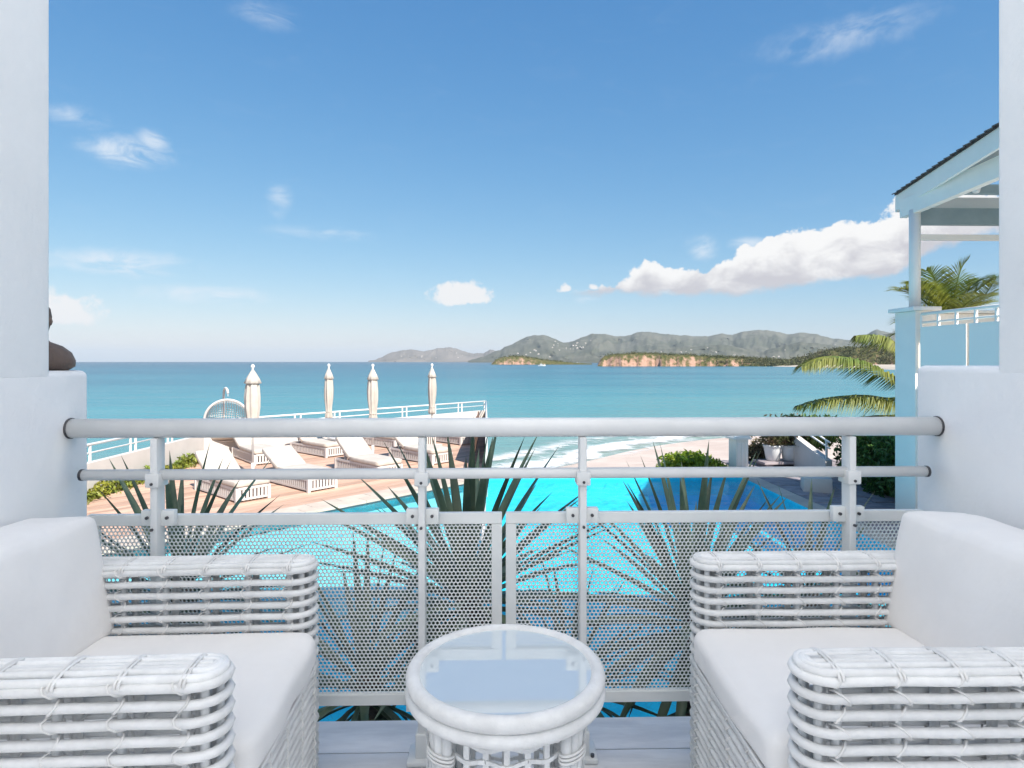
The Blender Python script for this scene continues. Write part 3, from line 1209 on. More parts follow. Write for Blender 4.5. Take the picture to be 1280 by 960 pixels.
for (src, xa, xb, ja, jb, hlab, cnt) in zones:
    b, m, rows = src
    lo, hi = allx[id(src)]
    for _ in range(cnt):
        i = int((hd.uniform(xa, xb) - lo) / (hi - lo) * (m - 1))
        j = hd.randint(ja, jb)
        v = b.v[j * m + i]
        e = thing('hillside_house', hlab, 'house', (v[0], v[1], v[2] - 1), hd.uniform(0, 3), 'houses: ' + hlab[17:])
        s = hd.uniform(.5, 1.3) * (1.0 if src is not R3 else .65)
        e.scale = (s, s, s)
        link('wall', hmesh_w, e)
        link('roof', hmesh_r, e)


def boat(px, py, s, label):
    p = at_z(px, py, SEA)
    t = thing('motor_boat', label, 'boat', (p.x, p.y, SEA - .1), hd.uniform(-.5, .5))
    t.scale = (s, s, s)
    q = B()
    prof_ = [(-4, 1.1), (-2, 1.35), (1, 1.3), (3, .8), (4.4, .05)]
    for x, w in prof_:
        q.v += [(x, -w * .6, 0), (x, w * .6, 0), (x, w, 1.2 + max(0, x) * .1), (x, -w, 1.2 + max(0, x) * .1)]
    for i in range(len(prof_) - 1):
        for j in range(4):
            q.f.append((i * 4 + j, i * 4 + (j + 1) % 4, (i + 1) * 4 + (j + 1) % 4, (i + 1) * 4 + j))
    q.f += [(0, 1, 2, 3), (16, 19, 18, 17)]
    q.build('hull', 'boat_white', t)
    q = B()
    q.box((-.4, 0, 1.75), (3.2, 1.8, 1.1)).box((-.6, 0, 2.75), (2.2, 1.5, .15)).tube([(-.5, 0, 2.8), (-.5, 0, 4.6)], .05, 6)
    q.build('cabin', 'boat_white', t)
    q = B()
    q.box((-.4, 0, 1.9), (3.24, 1.84, .45))
    q.build('windscreen', 'boat_dark', t)


boat(677, 457.5, 1.3, 'small white boat anchored off the low islet')
boat(722, 454.5, 1.6, 'small white boat farther out beside the red headland')

# ------------------------------------------------------------------ sun deck: parapets and railings
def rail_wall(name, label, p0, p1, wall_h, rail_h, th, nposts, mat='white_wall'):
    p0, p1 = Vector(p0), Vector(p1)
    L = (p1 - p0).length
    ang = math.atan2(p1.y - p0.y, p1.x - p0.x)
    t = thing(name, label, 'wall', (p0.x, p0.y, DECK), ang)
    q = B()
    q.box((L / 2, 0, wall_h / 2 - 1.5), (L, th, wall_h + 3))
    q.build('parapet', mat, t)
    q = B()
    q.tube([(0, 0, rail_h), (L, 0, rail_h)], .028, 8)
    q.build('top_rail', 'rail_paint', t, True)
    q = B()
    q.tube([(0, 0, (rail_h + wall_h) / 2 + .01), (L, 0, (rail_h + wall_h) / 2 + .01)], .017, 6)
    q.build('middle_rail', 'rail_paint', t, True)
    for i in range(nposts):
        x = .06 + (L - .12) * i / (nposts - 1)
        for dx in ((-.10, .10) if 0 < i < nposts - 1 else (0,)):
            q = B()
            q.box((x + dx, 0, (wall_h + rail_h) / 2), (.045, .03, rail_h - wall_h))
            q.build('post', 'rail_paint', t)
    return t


rail_wall('deck_parapet', 'low white parapet with rail along the left side of the wooden deck', (DL, 6.2, 0), (DL, 17.35, 0), .68, 1.04, .15, 8)
rail_wall('deck_parapet', 'long white parapet with rail along the seaward edge of the wooden deck', (DL - .05, 17.5, 0), (FC.x + .02, FC.y, 0), .66, 1.04, .15, 9)
FNr = at_z(608, 600, DECK)
rail_wall('deck_parapet', 'white railed end wall at the right edge of the wooden deck, seen edge on', (FC.x + .06, FC.y, 0), (FNr.x, FNr.y + .15, 0), .66, 1.04, .06, 6)
# wicker screen standing against the end wall
wsA, wsB = at_z(590, 580, DECK), at_z(598, 545, DECK)
t = thing('wicker_screen', 'brown woven wicker screen standing inside the right deck end wall', 'screen', (wsA.x, wsA.y, DECK), math.atan2(wsB.y - wsA.y, wsB.x - wsA.x))
L = (wsB - wsA).length
for i in range(3):
    q = B()
    q.box((L * (i + .5) / 3, 0, .45), (L / 3 - .05, .03, .82))
    for zz in np.linspace(.06, .84, 14):
        q.tube([(L * i / 3 + .05, -.02, zz), (L * (i + 1) / 3 - .05, -.02, zz)], .012, 5)
    q.build('woven_panel', 'wicker_brown', t)
for i in range(4):
    q = B()
    q.box((L * i / 3, 0, .45), (.05, .05, .9))
    q.build('frame_post', 'wicker_brown', t)

# planting strip along the left parapet
def strip_s(r):
    y = r.uniform(8.5, 17.2)
    return (DL + .13 + abs(r.gauss(0, .13)), y, DECK + .02 + r.random() ** 1.5 * .22 * (1 + .4 * math.sin(y * 4)))


t = leaf_mass('border_plants', 'border', 3800, strip_s, .055, seed=5)
tag(t, 'yellow green border plants along the foot of the left parapet', 'plants')
t['kind'] = 'stuff'


# ------------------------------------------------------------------ deck furniture
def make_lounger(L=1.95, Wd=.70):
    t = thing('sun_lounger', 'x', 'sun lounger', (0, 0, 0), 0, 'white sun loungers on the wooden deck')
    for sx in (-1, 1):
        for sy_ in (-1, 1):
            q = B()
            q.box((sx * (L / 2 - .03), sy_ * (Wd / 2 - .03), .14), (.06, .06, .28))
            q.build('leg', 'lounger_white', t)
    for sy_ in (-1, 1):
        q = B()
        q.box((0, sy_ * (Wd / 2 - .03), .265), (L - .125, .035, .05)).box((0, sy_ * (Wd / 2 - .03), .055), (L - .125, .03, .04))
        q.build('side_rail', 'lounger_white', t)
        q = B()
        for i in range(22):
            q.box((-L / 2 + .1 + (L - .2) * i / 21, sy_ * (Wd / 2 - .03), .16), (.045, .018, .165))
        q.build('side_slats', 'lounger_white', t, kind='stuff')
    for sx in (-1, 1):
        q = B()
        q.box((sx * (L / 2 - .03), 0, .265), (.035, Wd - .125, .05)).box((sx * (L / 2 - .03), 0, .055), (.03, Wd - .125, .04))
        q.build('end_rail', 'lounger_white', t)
        q = B()
        for i in range(8):
            q.box((sx * (L / 2 - .03), -Wd / 2 + .09 + (Wd - .18) * i / 7, .16), (.018, .045, .165))
        q.build('end_slats', 'lounger_white', t, kind='stuff')
    link('seat_mattress', cushion_mesh('seat_mattress', (1.26, Wd, .12), 'canvas', .035, .008, 8, .001, 3), t, loc=(.345, 0, .35))
    bx = cushion_mesh('back_mattress', (.80, Wd, .12), 'canvas', .035, .008, 8, .001, 4)
    a = R(32)
    link('back_mattress', bx, t, loc=(-.285 - .40 * math.cos(a), 0, .355 + .40 * math.sin(a)), rot=(0, a, 0))
    for y_ in (-.25, .25):
        q = B()
        q.bar((-.60, y_, .28), (-.75, y_, .60), .03, .03)
        q.build('back_support', 'lounger_white', t)
    return t


def cw(xc, d):
    """camera-aligned plan coordinates to world"""
    return Vector((xc * math.cos(YAW) + d * math.sin(YAW), d * math.cos(YAW) - xc * math.sin(YAW)))


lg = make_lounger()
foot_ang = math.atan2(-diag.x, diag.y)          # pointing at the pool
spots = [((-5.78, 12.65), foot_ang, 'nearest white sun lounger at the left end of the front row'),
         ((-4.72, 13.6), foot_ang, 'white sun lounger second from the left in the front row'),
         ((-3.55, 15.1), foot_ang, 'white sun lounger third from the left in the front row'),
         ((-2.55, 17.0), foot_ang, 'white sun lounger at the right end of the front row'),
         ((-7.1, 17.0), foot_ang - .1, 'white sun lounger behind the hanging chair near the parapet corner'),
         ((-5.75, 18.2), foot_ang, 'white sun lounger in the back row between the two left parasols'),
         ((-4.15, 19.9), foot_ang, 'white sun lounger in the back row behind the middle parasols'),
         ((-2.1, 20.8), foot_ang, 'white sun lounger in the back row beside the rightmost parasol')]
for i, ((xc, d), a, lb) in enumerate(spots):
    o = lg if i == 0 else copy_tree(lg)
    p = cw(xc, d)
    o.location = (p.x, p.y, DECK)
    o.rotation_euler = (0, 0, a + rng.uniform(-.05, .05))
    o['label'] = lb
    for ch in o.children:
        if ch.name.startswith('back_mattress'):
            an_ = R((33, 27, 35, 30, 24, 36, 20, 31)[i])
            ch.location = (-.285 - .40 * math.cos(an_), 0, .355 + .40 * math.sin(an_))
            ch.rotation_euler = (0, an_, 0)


def parasol(px, D, wscale, label, seed):
    base = at_d(px, 452, D)
    t = thing('closed_parasol', label, 'parasol', (base.x, base.y, DECK), seed * 1.1, 'closed parasols on the wooden deck')
    rr = random.Random(seed)
    ph = rr.uniform(0, 6)
    q = B()
    q.tube([(0, 0, .05), (0, 0, 2.62)], .024, 8)
    q.build('pole', 'lounger_white', t, True)
    w = wscale

    def rip(a, i):
        return 1 + .16 * math.cos(8 * a + ph) + .07 * math.cos(3 * a + i * .8 + ph)
    q = B()
    q.lathe([(.03, 1.03), (.085 * w, 1.05), (.105 * w, 1.12), (.080 * w, 1.26), (.092 * w, 1.40), (.118 * w, 1.65), (.124 * w, 1.9), (.108 * w, 2.15), (.085 * w, 2.28), (.06 * w, 2.33)], 32, (0, 0, 0), rip)
    q.build('canopy', 'canvas', t, True)
    q = B()
    q.lathe([(.118 * w, 2.21), (.138 * w, 2.225), (.10 * w, 2.34), (.05 * w, 2.46), (.022, 2.53), (.012, 2.55)], 28, (0, 0, 0), lambda a, i: 1 + .10 * math.cos(8 * a + ph))
    q.build('vent_cap', 'canvas', t, True)
    q = B()
    q.lathe([(.012, 2.53), (.02, 2.56), (.042, 2.59), (.045, 2.615), (.03, 2.645), (.008, 2.66)], 14)
    q.build('finial', 'rail_paint', t, True)
    q = B()
    q.tube([(.088 * w * math.cos(k * .393), .088 * w * math.sin(k * .393), 1.26) for k in range(16)], .012, 6, closed=True)
    q.build('tie_strap', 'canvas', t, True)
    bs = thing  # noqa
    q = B()
    q.box((0, 0, .03), (.5, .5, .06))
    q.build('base_plate', 'lounger_white', t)
    q = B()
    q.tube([(0, 0, .06), (0, 0, .38)], .042, 10)
    q.build('pole_socket', 'lounger_white', t, True)


parasol(316, 14.2, 1.30, 'large closed cream parasol beside the hanging chair, leftmost of four', 1)
parasol(411, 18.0, 1.0, 'closed cream parasol second from left, standing behind the loungers', 2)
parasol(466, 17.2, 1.12, 'closed cream parasol third from left, with a loosely gathered canopy', 3)
parasol(540, 19.7, 1.0, 'closed cream parasol nearest the right end of the deck', 4)


def crate(px, py, lb):
    p = at_z(px, py, DECK)
    t = thing('side_table', lb, 'side table', (p.x, p.y, DECK), foot_ang, 'slatted white side tables on the deck')
    q = B()
    q.box((0, 0, .47), (.5, .5, .04))
    q.build('table_top', 'lounger_white', t)
    for sx in (-1, 1):
        for sy_ in (-1, 1):
            q = B()
            q.box((sx * .22, sy_ * .22, .225), (.05, .05, .45))
            q.build('leg', 'lounger_white', t)
    q = B()
    for sg in (-1, 1):
        for i in range(5):
            q.box((-.15 + .075 * i, sg * .22, .24), (.04, .02, .40)).box((sg * .22, -.15 + .075 * i, .24), (.02, .04, .40))
    q.build('slats', 'lounger_white', t, kind='stuff')


crate(424, 568, 'square white slatted side table beside the second parasol')
crate(531, 561, 'square white slatted side table beside the rightmost parasol')


def egg_chair():
    c = at_z(284, 570, DECK)
    t = thing('hanging_chair', 'round white woven hanging chair on a curved stand by the parapet', 'hanging chair', (c.x, c.y, DECK), math.atan2(-c.x, c.y) * .9)
    # local: faces -Y
    Rr = .60
    cz = 1.03
    hoop = [(Rr * math.cos(a) * .98, -.10 - .10 * math.sin(a), cz + Rr * math.sin(a)) for a in np.linspace(0, 2 * math.pi, 40, endpoint=False)]
    q = B()
    q.tube(hoop, .035, 8, closed=True)
    q.build('hoop', 'lounger_white', t, True)
    q = B()
    for k in range(1, 27):     # ribs across the shell
        ph = math.pi * k / 27
        pts = []
        for a in np.linspace(0, math.pi, 13):
            x = -Rr * .98 * math.cos(ph)
            rad = Rr * math.sin(ph)
            pts.append((x, -.10 + .52 * math.sin(a) * math.sin(ph) ** .8, cz + rad * math.cos(a)))
        q.tube(pts, .008, 4)
    for k in range(1, 26):
        a = math.pi * k / 26
        pts = []
        for ph in np.linspace(.12, math.pi - .12, 17):
            pts.append((-Rr * .98 * math.cos(ph), -.10 + .52 * math.sin(a) * math.sin(ph) ** .8, cz + Rr * math.sin(ph) * math.cos(a)))
        q.tube(pts, .008, 4)
    q.build('woven_shell', 'lounger_white', t, True, kind='stuff')
    link('seat_cushion', cushion_mesh('seat_cushion', (.85, .5, .18), 'canvas', .08, .02, 10, .004, 5), t, loc=(0, .05, cz - .44))
    q = B()
    q.tube([(.5 * math.cos(a), .15 + .5 * math.sin(a), .03) for a in np.linspace(0, 2 * math.pi, 28, endpoint=False)], .03, 8, closed=True)
    q.build('stand_base', 'lounger_white', t, True)
    q = B()
    pole = [(-.12, .62, .03), (-.12, .66, .6), (-.12, .66, 1.2), (-.12, .6, 1.65), (-.10, .45, 1.88), (-.05, .22, 1.95), (0, .05, 1.90), (.02, .0, 1.80)]
    q.tube([Vector(p) for p in catmull3(pole)], .034, 8)
    q.build('stand_pole', 'lounger_white', t, True)
    q = B()
    q.tube([(.02, 0, 1.80), (.02, -.02, 1.72)], .012, 6)
    q.build('hanger', 'steel', t)


def catmull3(pts, k=5):
    pts = [Vector(p) for p in pts]
    out = []
    for i in range(len(pts) - 1):
        p0, p1, p2, p3 = pts[max(i - 1, 0)], pts[i], pts[i + 1], pts[min(i + 2, len(pts) - 1)]
        for j in range(k):
            s = j / k
            out.append(.5 * (2 * p1 + (p2 - p0) * s + (2 * p0 - 5 * p1 + 4 * p2 - p3) * s * s + (3 * p1 - p0 - 3 * p2 + p3) * s ** 3))
    out.append(pts[-1])
    return out


egg_chair()

# ------------------------------------------------------------------ the garden right of the pool
def ell(c, r, hollow=.55):
    def f(rr):
        while True:
            p = Vector((rr.uniform(-1, 1), rr.uniform(-1, 1), rr.uniform(-1, 1)))
            l = p.length
            if hollow < l < 1.0 + .12 * math.sin(p.x * 9) * math.sin(p.y * 7 + p.z * 5):
                return (c[0] + p.x * r[0], c[1] + p.y * r[1], c[2] + p.z * r[2])
    return f


def shrub(name, label, cat, c, r, mat, n, size, seed, group=None, hollow=.55):
    t = thing(name, label, cat, (c[0], c[1], c[2] - r[2]), 0, group)
    rr = random.Random(seed)
    lobes = []
    for i in range(9):
        a = rr.uniform(0, 6.28)
        k = rr.uniform(.15, .55)
        lobes.append(ell((r[0] * k * math.cos(a), r[1] * k * math.sin(a), r[2] * rr.uniform(.75, 1.25)), [q * rr.uniform(.42, .62) for q in r], .35))
    leaf_mass('foliage', mat, n, lambda q: lobes[q.randrange(9)](q), size, t, seed)
    q = B()
    for i in range(6):
        a = i * 1.05
        q.tube([(0, 0, -.1), (.25 * r[0] * math.cos(a), .25 * r[1] * math.sin(a), r[2] * .6), (.5 * r[0] * math.cos(a), .5 * r[1] * math.sin(a), r[2] * 1.2)], [.03, .02, .008], 5)
    q.build('stems', 'bark', t)
    return t


p = at_d(868, 452, 15.9)
shrub('round_bush', 'bright yellow green rounded bush beyond the far pool edge', 'bush', (p.x, p.y, DECK - .05), (1.15, .8, .60), 'bush', 6000, .075, 31)
p = at_d(948, 452, 16.8)
shrub('dry_shrub', 'sparse dry brown shrub beside the white gate pier', 'shrub', (p.x, p.y, DECK + .22), (.42, .5, .55), 'dry', 1500, .06, 32)
p = at_d(1008, 452, 20.5)
shrub('dark_shrub', 'dark leafy shrub rising behind the stair rail', 'shrub', (p.x, p.y, DECK + .35), (1.5, .8, .85), 'hedge', 5000, .09, 33)

# clipped hedge beside the neighbouring house
h0, h1 = at_z(1066, 612, DECK), at_z(1122, 640, DECK)
t = thing('clipped_hedge', 'dark green hedge beside the pale blue house corner', 'hedge', ((h0.x + h1.x) / 2 + .35, (h0.y + h1.y) / 2 + .2, DECK), math.atan2(h1.y - h0.y, h1.x - h0.x))


def hs(r):
    while True:
        p_ = Vector((r.uniform(-2.2, 1.4), r.uniform(-.1, 1.0), r.uniform(0, 1.35)))
        if p_.y < .3 or p_.z > 1.0 or r.random() < .2:
            return p_ + Vector((0, .08 * math.sin(p_.x * 5 + p_.z * 4), .1 * math.sin(p_.x * 3.3)))


leaf_mass('foliage', 'hedge', 9000, hs, .07, t, 41)
q = B()
q.box((-.4, .55, .5), (3.4, .7, .9))
q.build('inner_branches', 'bark', t)

# white gate pier with ornament
p = at_d(923, 452, 15.8)
t = thing('gate_pier', 'slim white pier with a carved cap beyond the pool corner', 'pier', (p.x, p.y, DECK), .2)
q = B()
q.box((0, 0, .17), (.34, .34, 1.14))
q.build('shaft', 'house_paint', t)
for dx in (-.11, 0, .11):
    q = B()
    q.box((dx, -.178, .34), (.06, .012, .62))
    q.build('flute', 'house_trim', t)
q = B()
q.box((0, 0, .765), (.46, .46, .05)).box((0, 0, .805), (.40, .40, .03))
q.build('cap', 'house_trim', t)


def potplant(px, py, lb, seed):
    p = at_z(px, py, DECK)
    t = thing('potted_plant', lb, 'potted plant', (p.x, p.y, DECK + .14), seed, 'potted plants beyond the pool')
    q = B()
    q.lathe([(.14, 0), (.17, .02), (.22, .30), (.24, .36), (.255, .37), (.255, .41), (.22, .41), (.21, .36)], 20)
    q.build('pot', 'pot', t, True)
    q = B()
    q.lathe([(.20, .34), (.20, .37)], 14)
    q.build('soil', 'soil', t)
    rr = random.Random(seed)
    leaf_mass('foliage', 'pot_plant', 900, lambda r: (r.gauss(0, .17), r.gauss(0, .17), .42 + abs(r.gauss(.12, .22))), .05, t, seed)
    q = B()
    for i in range(9):
        a = i * .7
        q.tube([(0, 0, .36), (.08 * math.cos(a), .08 * math.sin(a), .55), (.2 * math.cos(a), .2 * math.sin(a), .8 + .1 * math.sin(i * 3))], [.012, .009, .004], 4)
    q.build('stems', 'bark', t)


ls = at_z(976, 583, DECK)
t = thing('plant_ledge', 'low grey stone ledge carrying two white plant pots', 'ledge', (ls.x, ls.y + .1, DECK), .12)
rbox('slab', (0, 0, .11), (1.15, .6, .06), 'stone', t, .01, 2)
for dx in (-.4, .4):
    rbox('support', (dx, 0, .04), (.18, .5, .08), 'stone', t, .01, 2)
potplant(966, 582, 'white pot with a reddish bushy plant, left one on the stone ledge', 51)
potplant(987, 582, 'white pot with a reddish bushy plant, right one on the stone ledge', 52)

# white stair walls with rail
sA, sB = at_z(996, 584, DECK), at_z(1036, 598, DECK)
t = thing('stair_wall', 'low white sloping stair wall with a pale handrail beside the pots', 'wall', (sA.x, sA.y, DECK), math.atan2(sB.y - sA.y, sB.x - sA.x))
L = (sB - sA).length
q = B()
q.add([(0, -.08, 0), (L, -.08, 0), (L, -.08, .42), (0, -.08, .80), (0, .08, 0), (L, .08, 0), (L, .08, .42), (0, .08, .80)], [(0, 1, 2, 3), (7, 6, 5, 4), (0, 3, 7, 4), (1, 5, 6, 2), (3, 2, 6, 7), (0, 4, 5, 1)])
q.build('wall', 'white_wall', t)
for dz in (.28, .42):
    q = B()
    q.tube([(-.1, 0, .8 + dz), (L + .05, 0, .42 + dz)], .022, 7)
    q.build('handrail', 'rail_paint', t, True)
for x in (.1, L - .1):
    q = B()
    zz = .8 + (.42 - .8) * x / L
    q.box((x, 0, zz + .21), (.04, .04, .42))
    q.build('post', 'rail_paint', t)
bk = at_z(1028, 616, DECK)
t = thing('planter_block', 'low white masonry block on the flagstones in front of the stair', 'block', (bk.x, bk.y + .25, DECK), -.35)
rbox('block', (0, 0, .14), (.55, .5, .30), 'white_wall', t, .015, 2)

# ------------------------------------------------------------------ neighbouring house on the right
nh = thing('neighbour_house', 'pale blue house with covered upper terrace at the right edge', 'house', (0, 0, 0))
pe = at_y(1143, 452, 10.0).x
rbox('pier', (pe + .17, 10.24, .26), (.34, .52, 3.60), 'house_paint', nh, .012, 2)
rbox('pier_cap', (pe + .16, 10.24, 2.095), (.48, .66, .065), 'house_trim', nh, .012, 2)
rbox('low_wall', (pe + 1.25, 10.30, .9), (1.8, .18, 2.26), 'house_paint', nh, .01, 2)
rbox('low_wall_cap', (pe + 1.28, 10.30, 2.06), (1.8, .30, .05), 'house_trim', nh, .01, 2)
rbox('terrace_slab', (pe + 1.3, 8.0, 1.0), (2.2, 4.2, .22), 'house_paint', nh, .01, 2)
rbox('side_wall', (pe + 1.3, 8.0, -.31), (2.1, 4.1, 2.36), 'house_paint', nh, .01, 2)
rbox('shade_wall', (pe + 2.45, 8.2, 2.8), (.2, 4.2, 3.4), 'house_paint', nh, .01, 2)  # unseen wall added to keep the sun off the terrace interior
cx = at_y(1143.5, 452, 10.2).x
q = B()
q.tube([(cx, 10.2, 2.13), (cx, 10.2, 3.78)], .085, 20)
q.build('column', 'house_trim', nh, True)
# terrace rail running towards us
ra = Vector((pe + .07, 9.92, 0))
rb_ = Vector((pe + .16, 7.0, 0))
for z, r in ((2.0, .026), (1.86, .017)):
    q = B()
    q.tube([(ra.x, ra.y, z), (rb_.x, rb_.y, z)], r, 8)
    q.build('terrace_rail', 'house_trim', nh, True)
for i in range(9):
    s = i / 8
    pp = ra.lerp(rb_, s)
    q = B()
    q.box((pp.x, pp.y, 1.56), (.035, .035, .88))
    q.build('rail_post', 'house_trim', nh)
for i in range(3):
    s0, s1 = ra.lerp(rb_, i / 3 + .01), ra.lerp(rb_, (i + 1) / 3 - .008)
    q = B()
    q.bar((s0.x - .022, s0.y, 1.46), (s1.x - .022, s1.y, 1.46), .012, .62)
    q.build('frosted_panel', 'frosted_panel', nh)
    q = B()
    for zz in (1.145, 1.775):
        q.bar((s0.x - .024, s0.y, zz), (s1.x - .024, s1.y, zz), .022, .022)
    q.build('panel_frame', 'house_trim', nh)
# roof
A_ = at_y(1118, 242, 10.75)
B_ = at_y(1248, 154, 8.0)
dr = (B_ - A_).normalized()
B2 = B_ + dr * 1.2
roof_w = 3.4
q = B()
q.add([A_, B2, B2 + Vector((roof_w, 0, 1.27)), A_ + Vector((roof_w, 0, 1.27)), A_ + Vector((0, 0, -.04)), B2 + Vector((0, 0, -.04)), B2 + Vector((roof_w, 0, 1.23)), A_ + Vector((roof_w, 0, 1.23))],
      [(3, 2, 1, 0), (4, 5, 6, 7), (0, 1, 5, 4), (1, 2, 6, 5), (2, 3, 7, 6), (3, 0, 4, 7)])
rf = q.build('roof', 'shingle', nh)
Lr = (B2 - A_).length
nsh = int(Lr / .16)
for i in range(nsh):
    for row in range(2):
        s = A_ + dr * (i * .16 + .08 + row * .08)
        q = B()
        q.box((0, 0, 0), (.30, .15, .018), Euler((0, -.36, 0)))
        q.build('shingle', 'shingle', rf, loc=s + Vector((.10 + row * .22, 0, .030 + row * .085 + rng.uniform(0, .006))))
fa_h = .27
q = B()
q.bar(A_ + Vector((.05, 0, -.04 - fa_h / 2)), B2 + Vector((.05, 0, -.04 - fa_h / 2)), .05, fa_h)
q.build('fascia', 'house_trim', nh)
q = B()
q.bar((A_.x + .05, A_.y + .03, A_.z - .19), (A_.x + 2.2, A_.y + .03, A_.z - .19), .05, .26)
q.build('end_fascia', 'house_trim', nh)
q = B()
q.bar((cx, 10.5, 3.86), (cx - .05, 7.2, 3.97), .12, .30)
q.build('beam', 'house_trim', nh)
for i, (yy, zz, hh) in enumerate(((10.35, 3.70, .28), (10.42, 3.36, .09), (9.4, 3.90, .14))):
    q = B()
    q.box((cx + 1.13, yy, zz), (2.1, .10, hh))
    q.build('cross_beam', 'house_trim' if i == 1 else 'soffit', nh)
sl = 1.27 / roof_w
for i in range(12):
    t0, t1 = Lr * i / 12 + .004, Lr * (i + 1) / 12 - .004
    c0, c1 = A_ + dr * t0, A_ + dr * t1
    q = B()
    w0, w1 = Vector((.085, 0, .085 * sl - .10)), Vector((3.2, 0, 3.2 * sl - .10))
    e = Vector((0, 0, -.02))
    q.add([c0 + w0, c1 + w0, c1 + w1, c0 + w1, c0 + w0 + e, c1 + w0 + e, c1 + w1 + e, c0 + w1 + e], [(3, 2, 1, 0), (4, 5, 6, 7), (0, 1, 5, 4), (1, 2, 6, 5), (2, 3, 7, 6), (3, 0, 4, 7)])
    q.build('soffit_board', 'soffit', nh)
lp = at_y(1222, 236, 9.2)
q = B()
q.tube([(lp.x, lp.y, lp.z + .12), (lp.x, lp.y, lp.z + .04)], .015, 8).tube([(lp.x, lp.y, lp.z + .05), (lp.x - .05, lp.y - .03, lp.z - .05)], .05, 12)
q.build('spot_lamp', 'rail_paint', nh, True)


# ------------------------------------------------------------------ palms
def frond_mesh(name, pts, nleaf=46, llen=.55, droop=.6, seed=0, wid=.022):
    rr = random.Random(seed)
    ps = catmull3(pts, 8)
    b = B()
    m = len(ps)
    b.tube(ps, [.022 * (1 - i / m) + .004 for i in range(m)], 5)
    # cumulative
    for i in range(nleaf):
        s = .10 + .90 * i / (nleaf - 1)
        k = min(m - 2, int(s * (m - 1)))
        f_ = s * (m - 1) - k
        p = ps[k].lerp(ps[k + 1], f_)
        t = (ps[k + 1] - ps[k]).normalized()
        side = t.cross(Vector((0, 0, 1)))
        if side.length < .05:
            side = Vector((1, 0, 0))
        side.normalize()
        upv = side.cross(t)
        ln = llen * (math.sin(math.pi * min(1, .22 + s * .72)) ** .8) * rr.uniform(.85, 1.1)
        for sg in (-1, 1):
            d = (side * sg * .82 + t * .62 + upv * .22 + Vector((0, 0, rr.uniform(-.15, .08)))).normalized()
            w = wid * (1 - .4 * s)
            q1 = p + d * ln * .5 + Vector((0, 0, -droop * ln * .14))
            q2 = p + d * ln * .92 + Vector((0, 0, -droop * ln * .55))
            wv_ = t * w
            b.add([p - wv_ * .5, p + wv_ * .5, q1 + wv_ * .6, q1 - wv_ * .6, q2], [(0, 1, 2, 3), (3, 2, 4)])
    return b.mesh(name, 'palm')


def palm(label, crown, trunk_h, fronds, seed, nrand, L=2.6, rand_rng=(0, 6.28), elev=(.1, 1.2), NL=70, LL=.8, DR=.6, WW=.022):
    t = thing('palm_tree', label, 'palm tree', (crown[0], crown[1], crown[2] - trunk_h))
    rr = random.Random(seed)
    b = B()
    pts = [(.0, 0, 0), (.1, .05, trunk_h * .3), (.05, .1, trunk_h * .65), (0, 0, trunk_h)]
    b.tube(catmull3(pts, 8), [.17 - .05 * i / 24 + (.012 if i % 2 else 0) for i in range(25)], 12)
    b.build('trunk', 'bark', t, True)
    c = Vector(crown)
    off = Vector((0, 0, trunk_h))
    k = 0
    for pl in fronds:
        pts = [Vector(p) - c + off for p in pl]
        link('frond', frond_mesh('frond', [off] + pts, NL, LL, DR, seed + k, WW), t)
        k += 1
    for i in range(nrand):
        a = rand_rng[0] + (rand_rng[1] - rand_rng[0]) * (i + rr.random() * .6) / nrand
        e = rr.uniform(*elev)
        ln = L * rr.uniform(.8, 1.1)
        h = Vector((math.cos(a), math.sin(a), 0))
        pts = [off]
        for s in (.3, .6, .85, 1.0):
            pts.append(off + h * ln * s * math.cos(e) + Vector((0, 0, ln * (s * math.sin(e) - .55 * s * s * (1 - .5 * math.sin(e))))))
        link('frond', frond_mesh('frond', pts, NL, LL * .95, DR, seed + 50 + i, WW), t)


D_ = 17.6
cB = at_d(1168, 478, D_)
palm('coconut palm drooping over the water left of the pale house pier', cB, cB.z - DECK + .3,
     [[at_d(1118, 470, D_ - .1), at_d(1068, 449, D_ - .2), at_d(1030, 446, D_ - .3), at_d(1003, 456, D_ - .4)],
      [at_d(1120, 497, D_ + .1), at_d(1080, 494, D_ + .2), at_d(1035, 497, D_ + .3), at_d(1000, 506, D_ + .4)],
      [at_d(1140, 446, D_ + .1), at_d(1118, 428, D_ + .3), at_d(1095, 419, D_ + .4), at_d(1073, 419, D_ + .5)],
      [at_d(1130, 515, D_ + .5), at_d(1090, 520, D_ + .8), at_d(1050, 527, D_ + 1.0), at_d(1020, 545, D_ + 1.2)]], 61, 7, 2.9, (-1.4, 1.5), NL=150, LL=1.05, DR=1.15, WW=.042)
D_ = 19.0
cA_ = at_d(1187, 404, D_)
palm('upright palm crown rising behind the terrace rail of the pale house', cA_, cA_.z - DECK + .3,
     [[at_d(1192, 380, D_), at_d(1196, 355, D_ - .2), at_d(1202, 335, D_ - .3), at_d(1211, 323, D_ - .4)],
      [at_d(1178, 382, D_), at_d(1172, 362, D_ - .1), at_d(1166, 345, D_ - .2), at_d(1158, 338, D_ - .2)],
      [at_d(1200, 376, D_), at_d(1212, 358, D_), at_d(1226, 350, D_), at_d(1240, 355, D_)],
      [at_d(1165, 385, D_), at_d(1147, 370, D_), at_d(1132, 362, D_), at_d(1119, 362, D_)],
      [at_d(1207, 392, D_), at_d(1222, 380, D_), at_d(1236, 362, D_), at_d(1246, 346, D_)],
      [at_d(1170, 394, D_), at_d(1150, 388, D_), at_d(1134, 392, D_), at_d(1122, 402, D_)]], 71, 8, 2.3, NL=76, LL=.95, DR=.3, WW=.028)


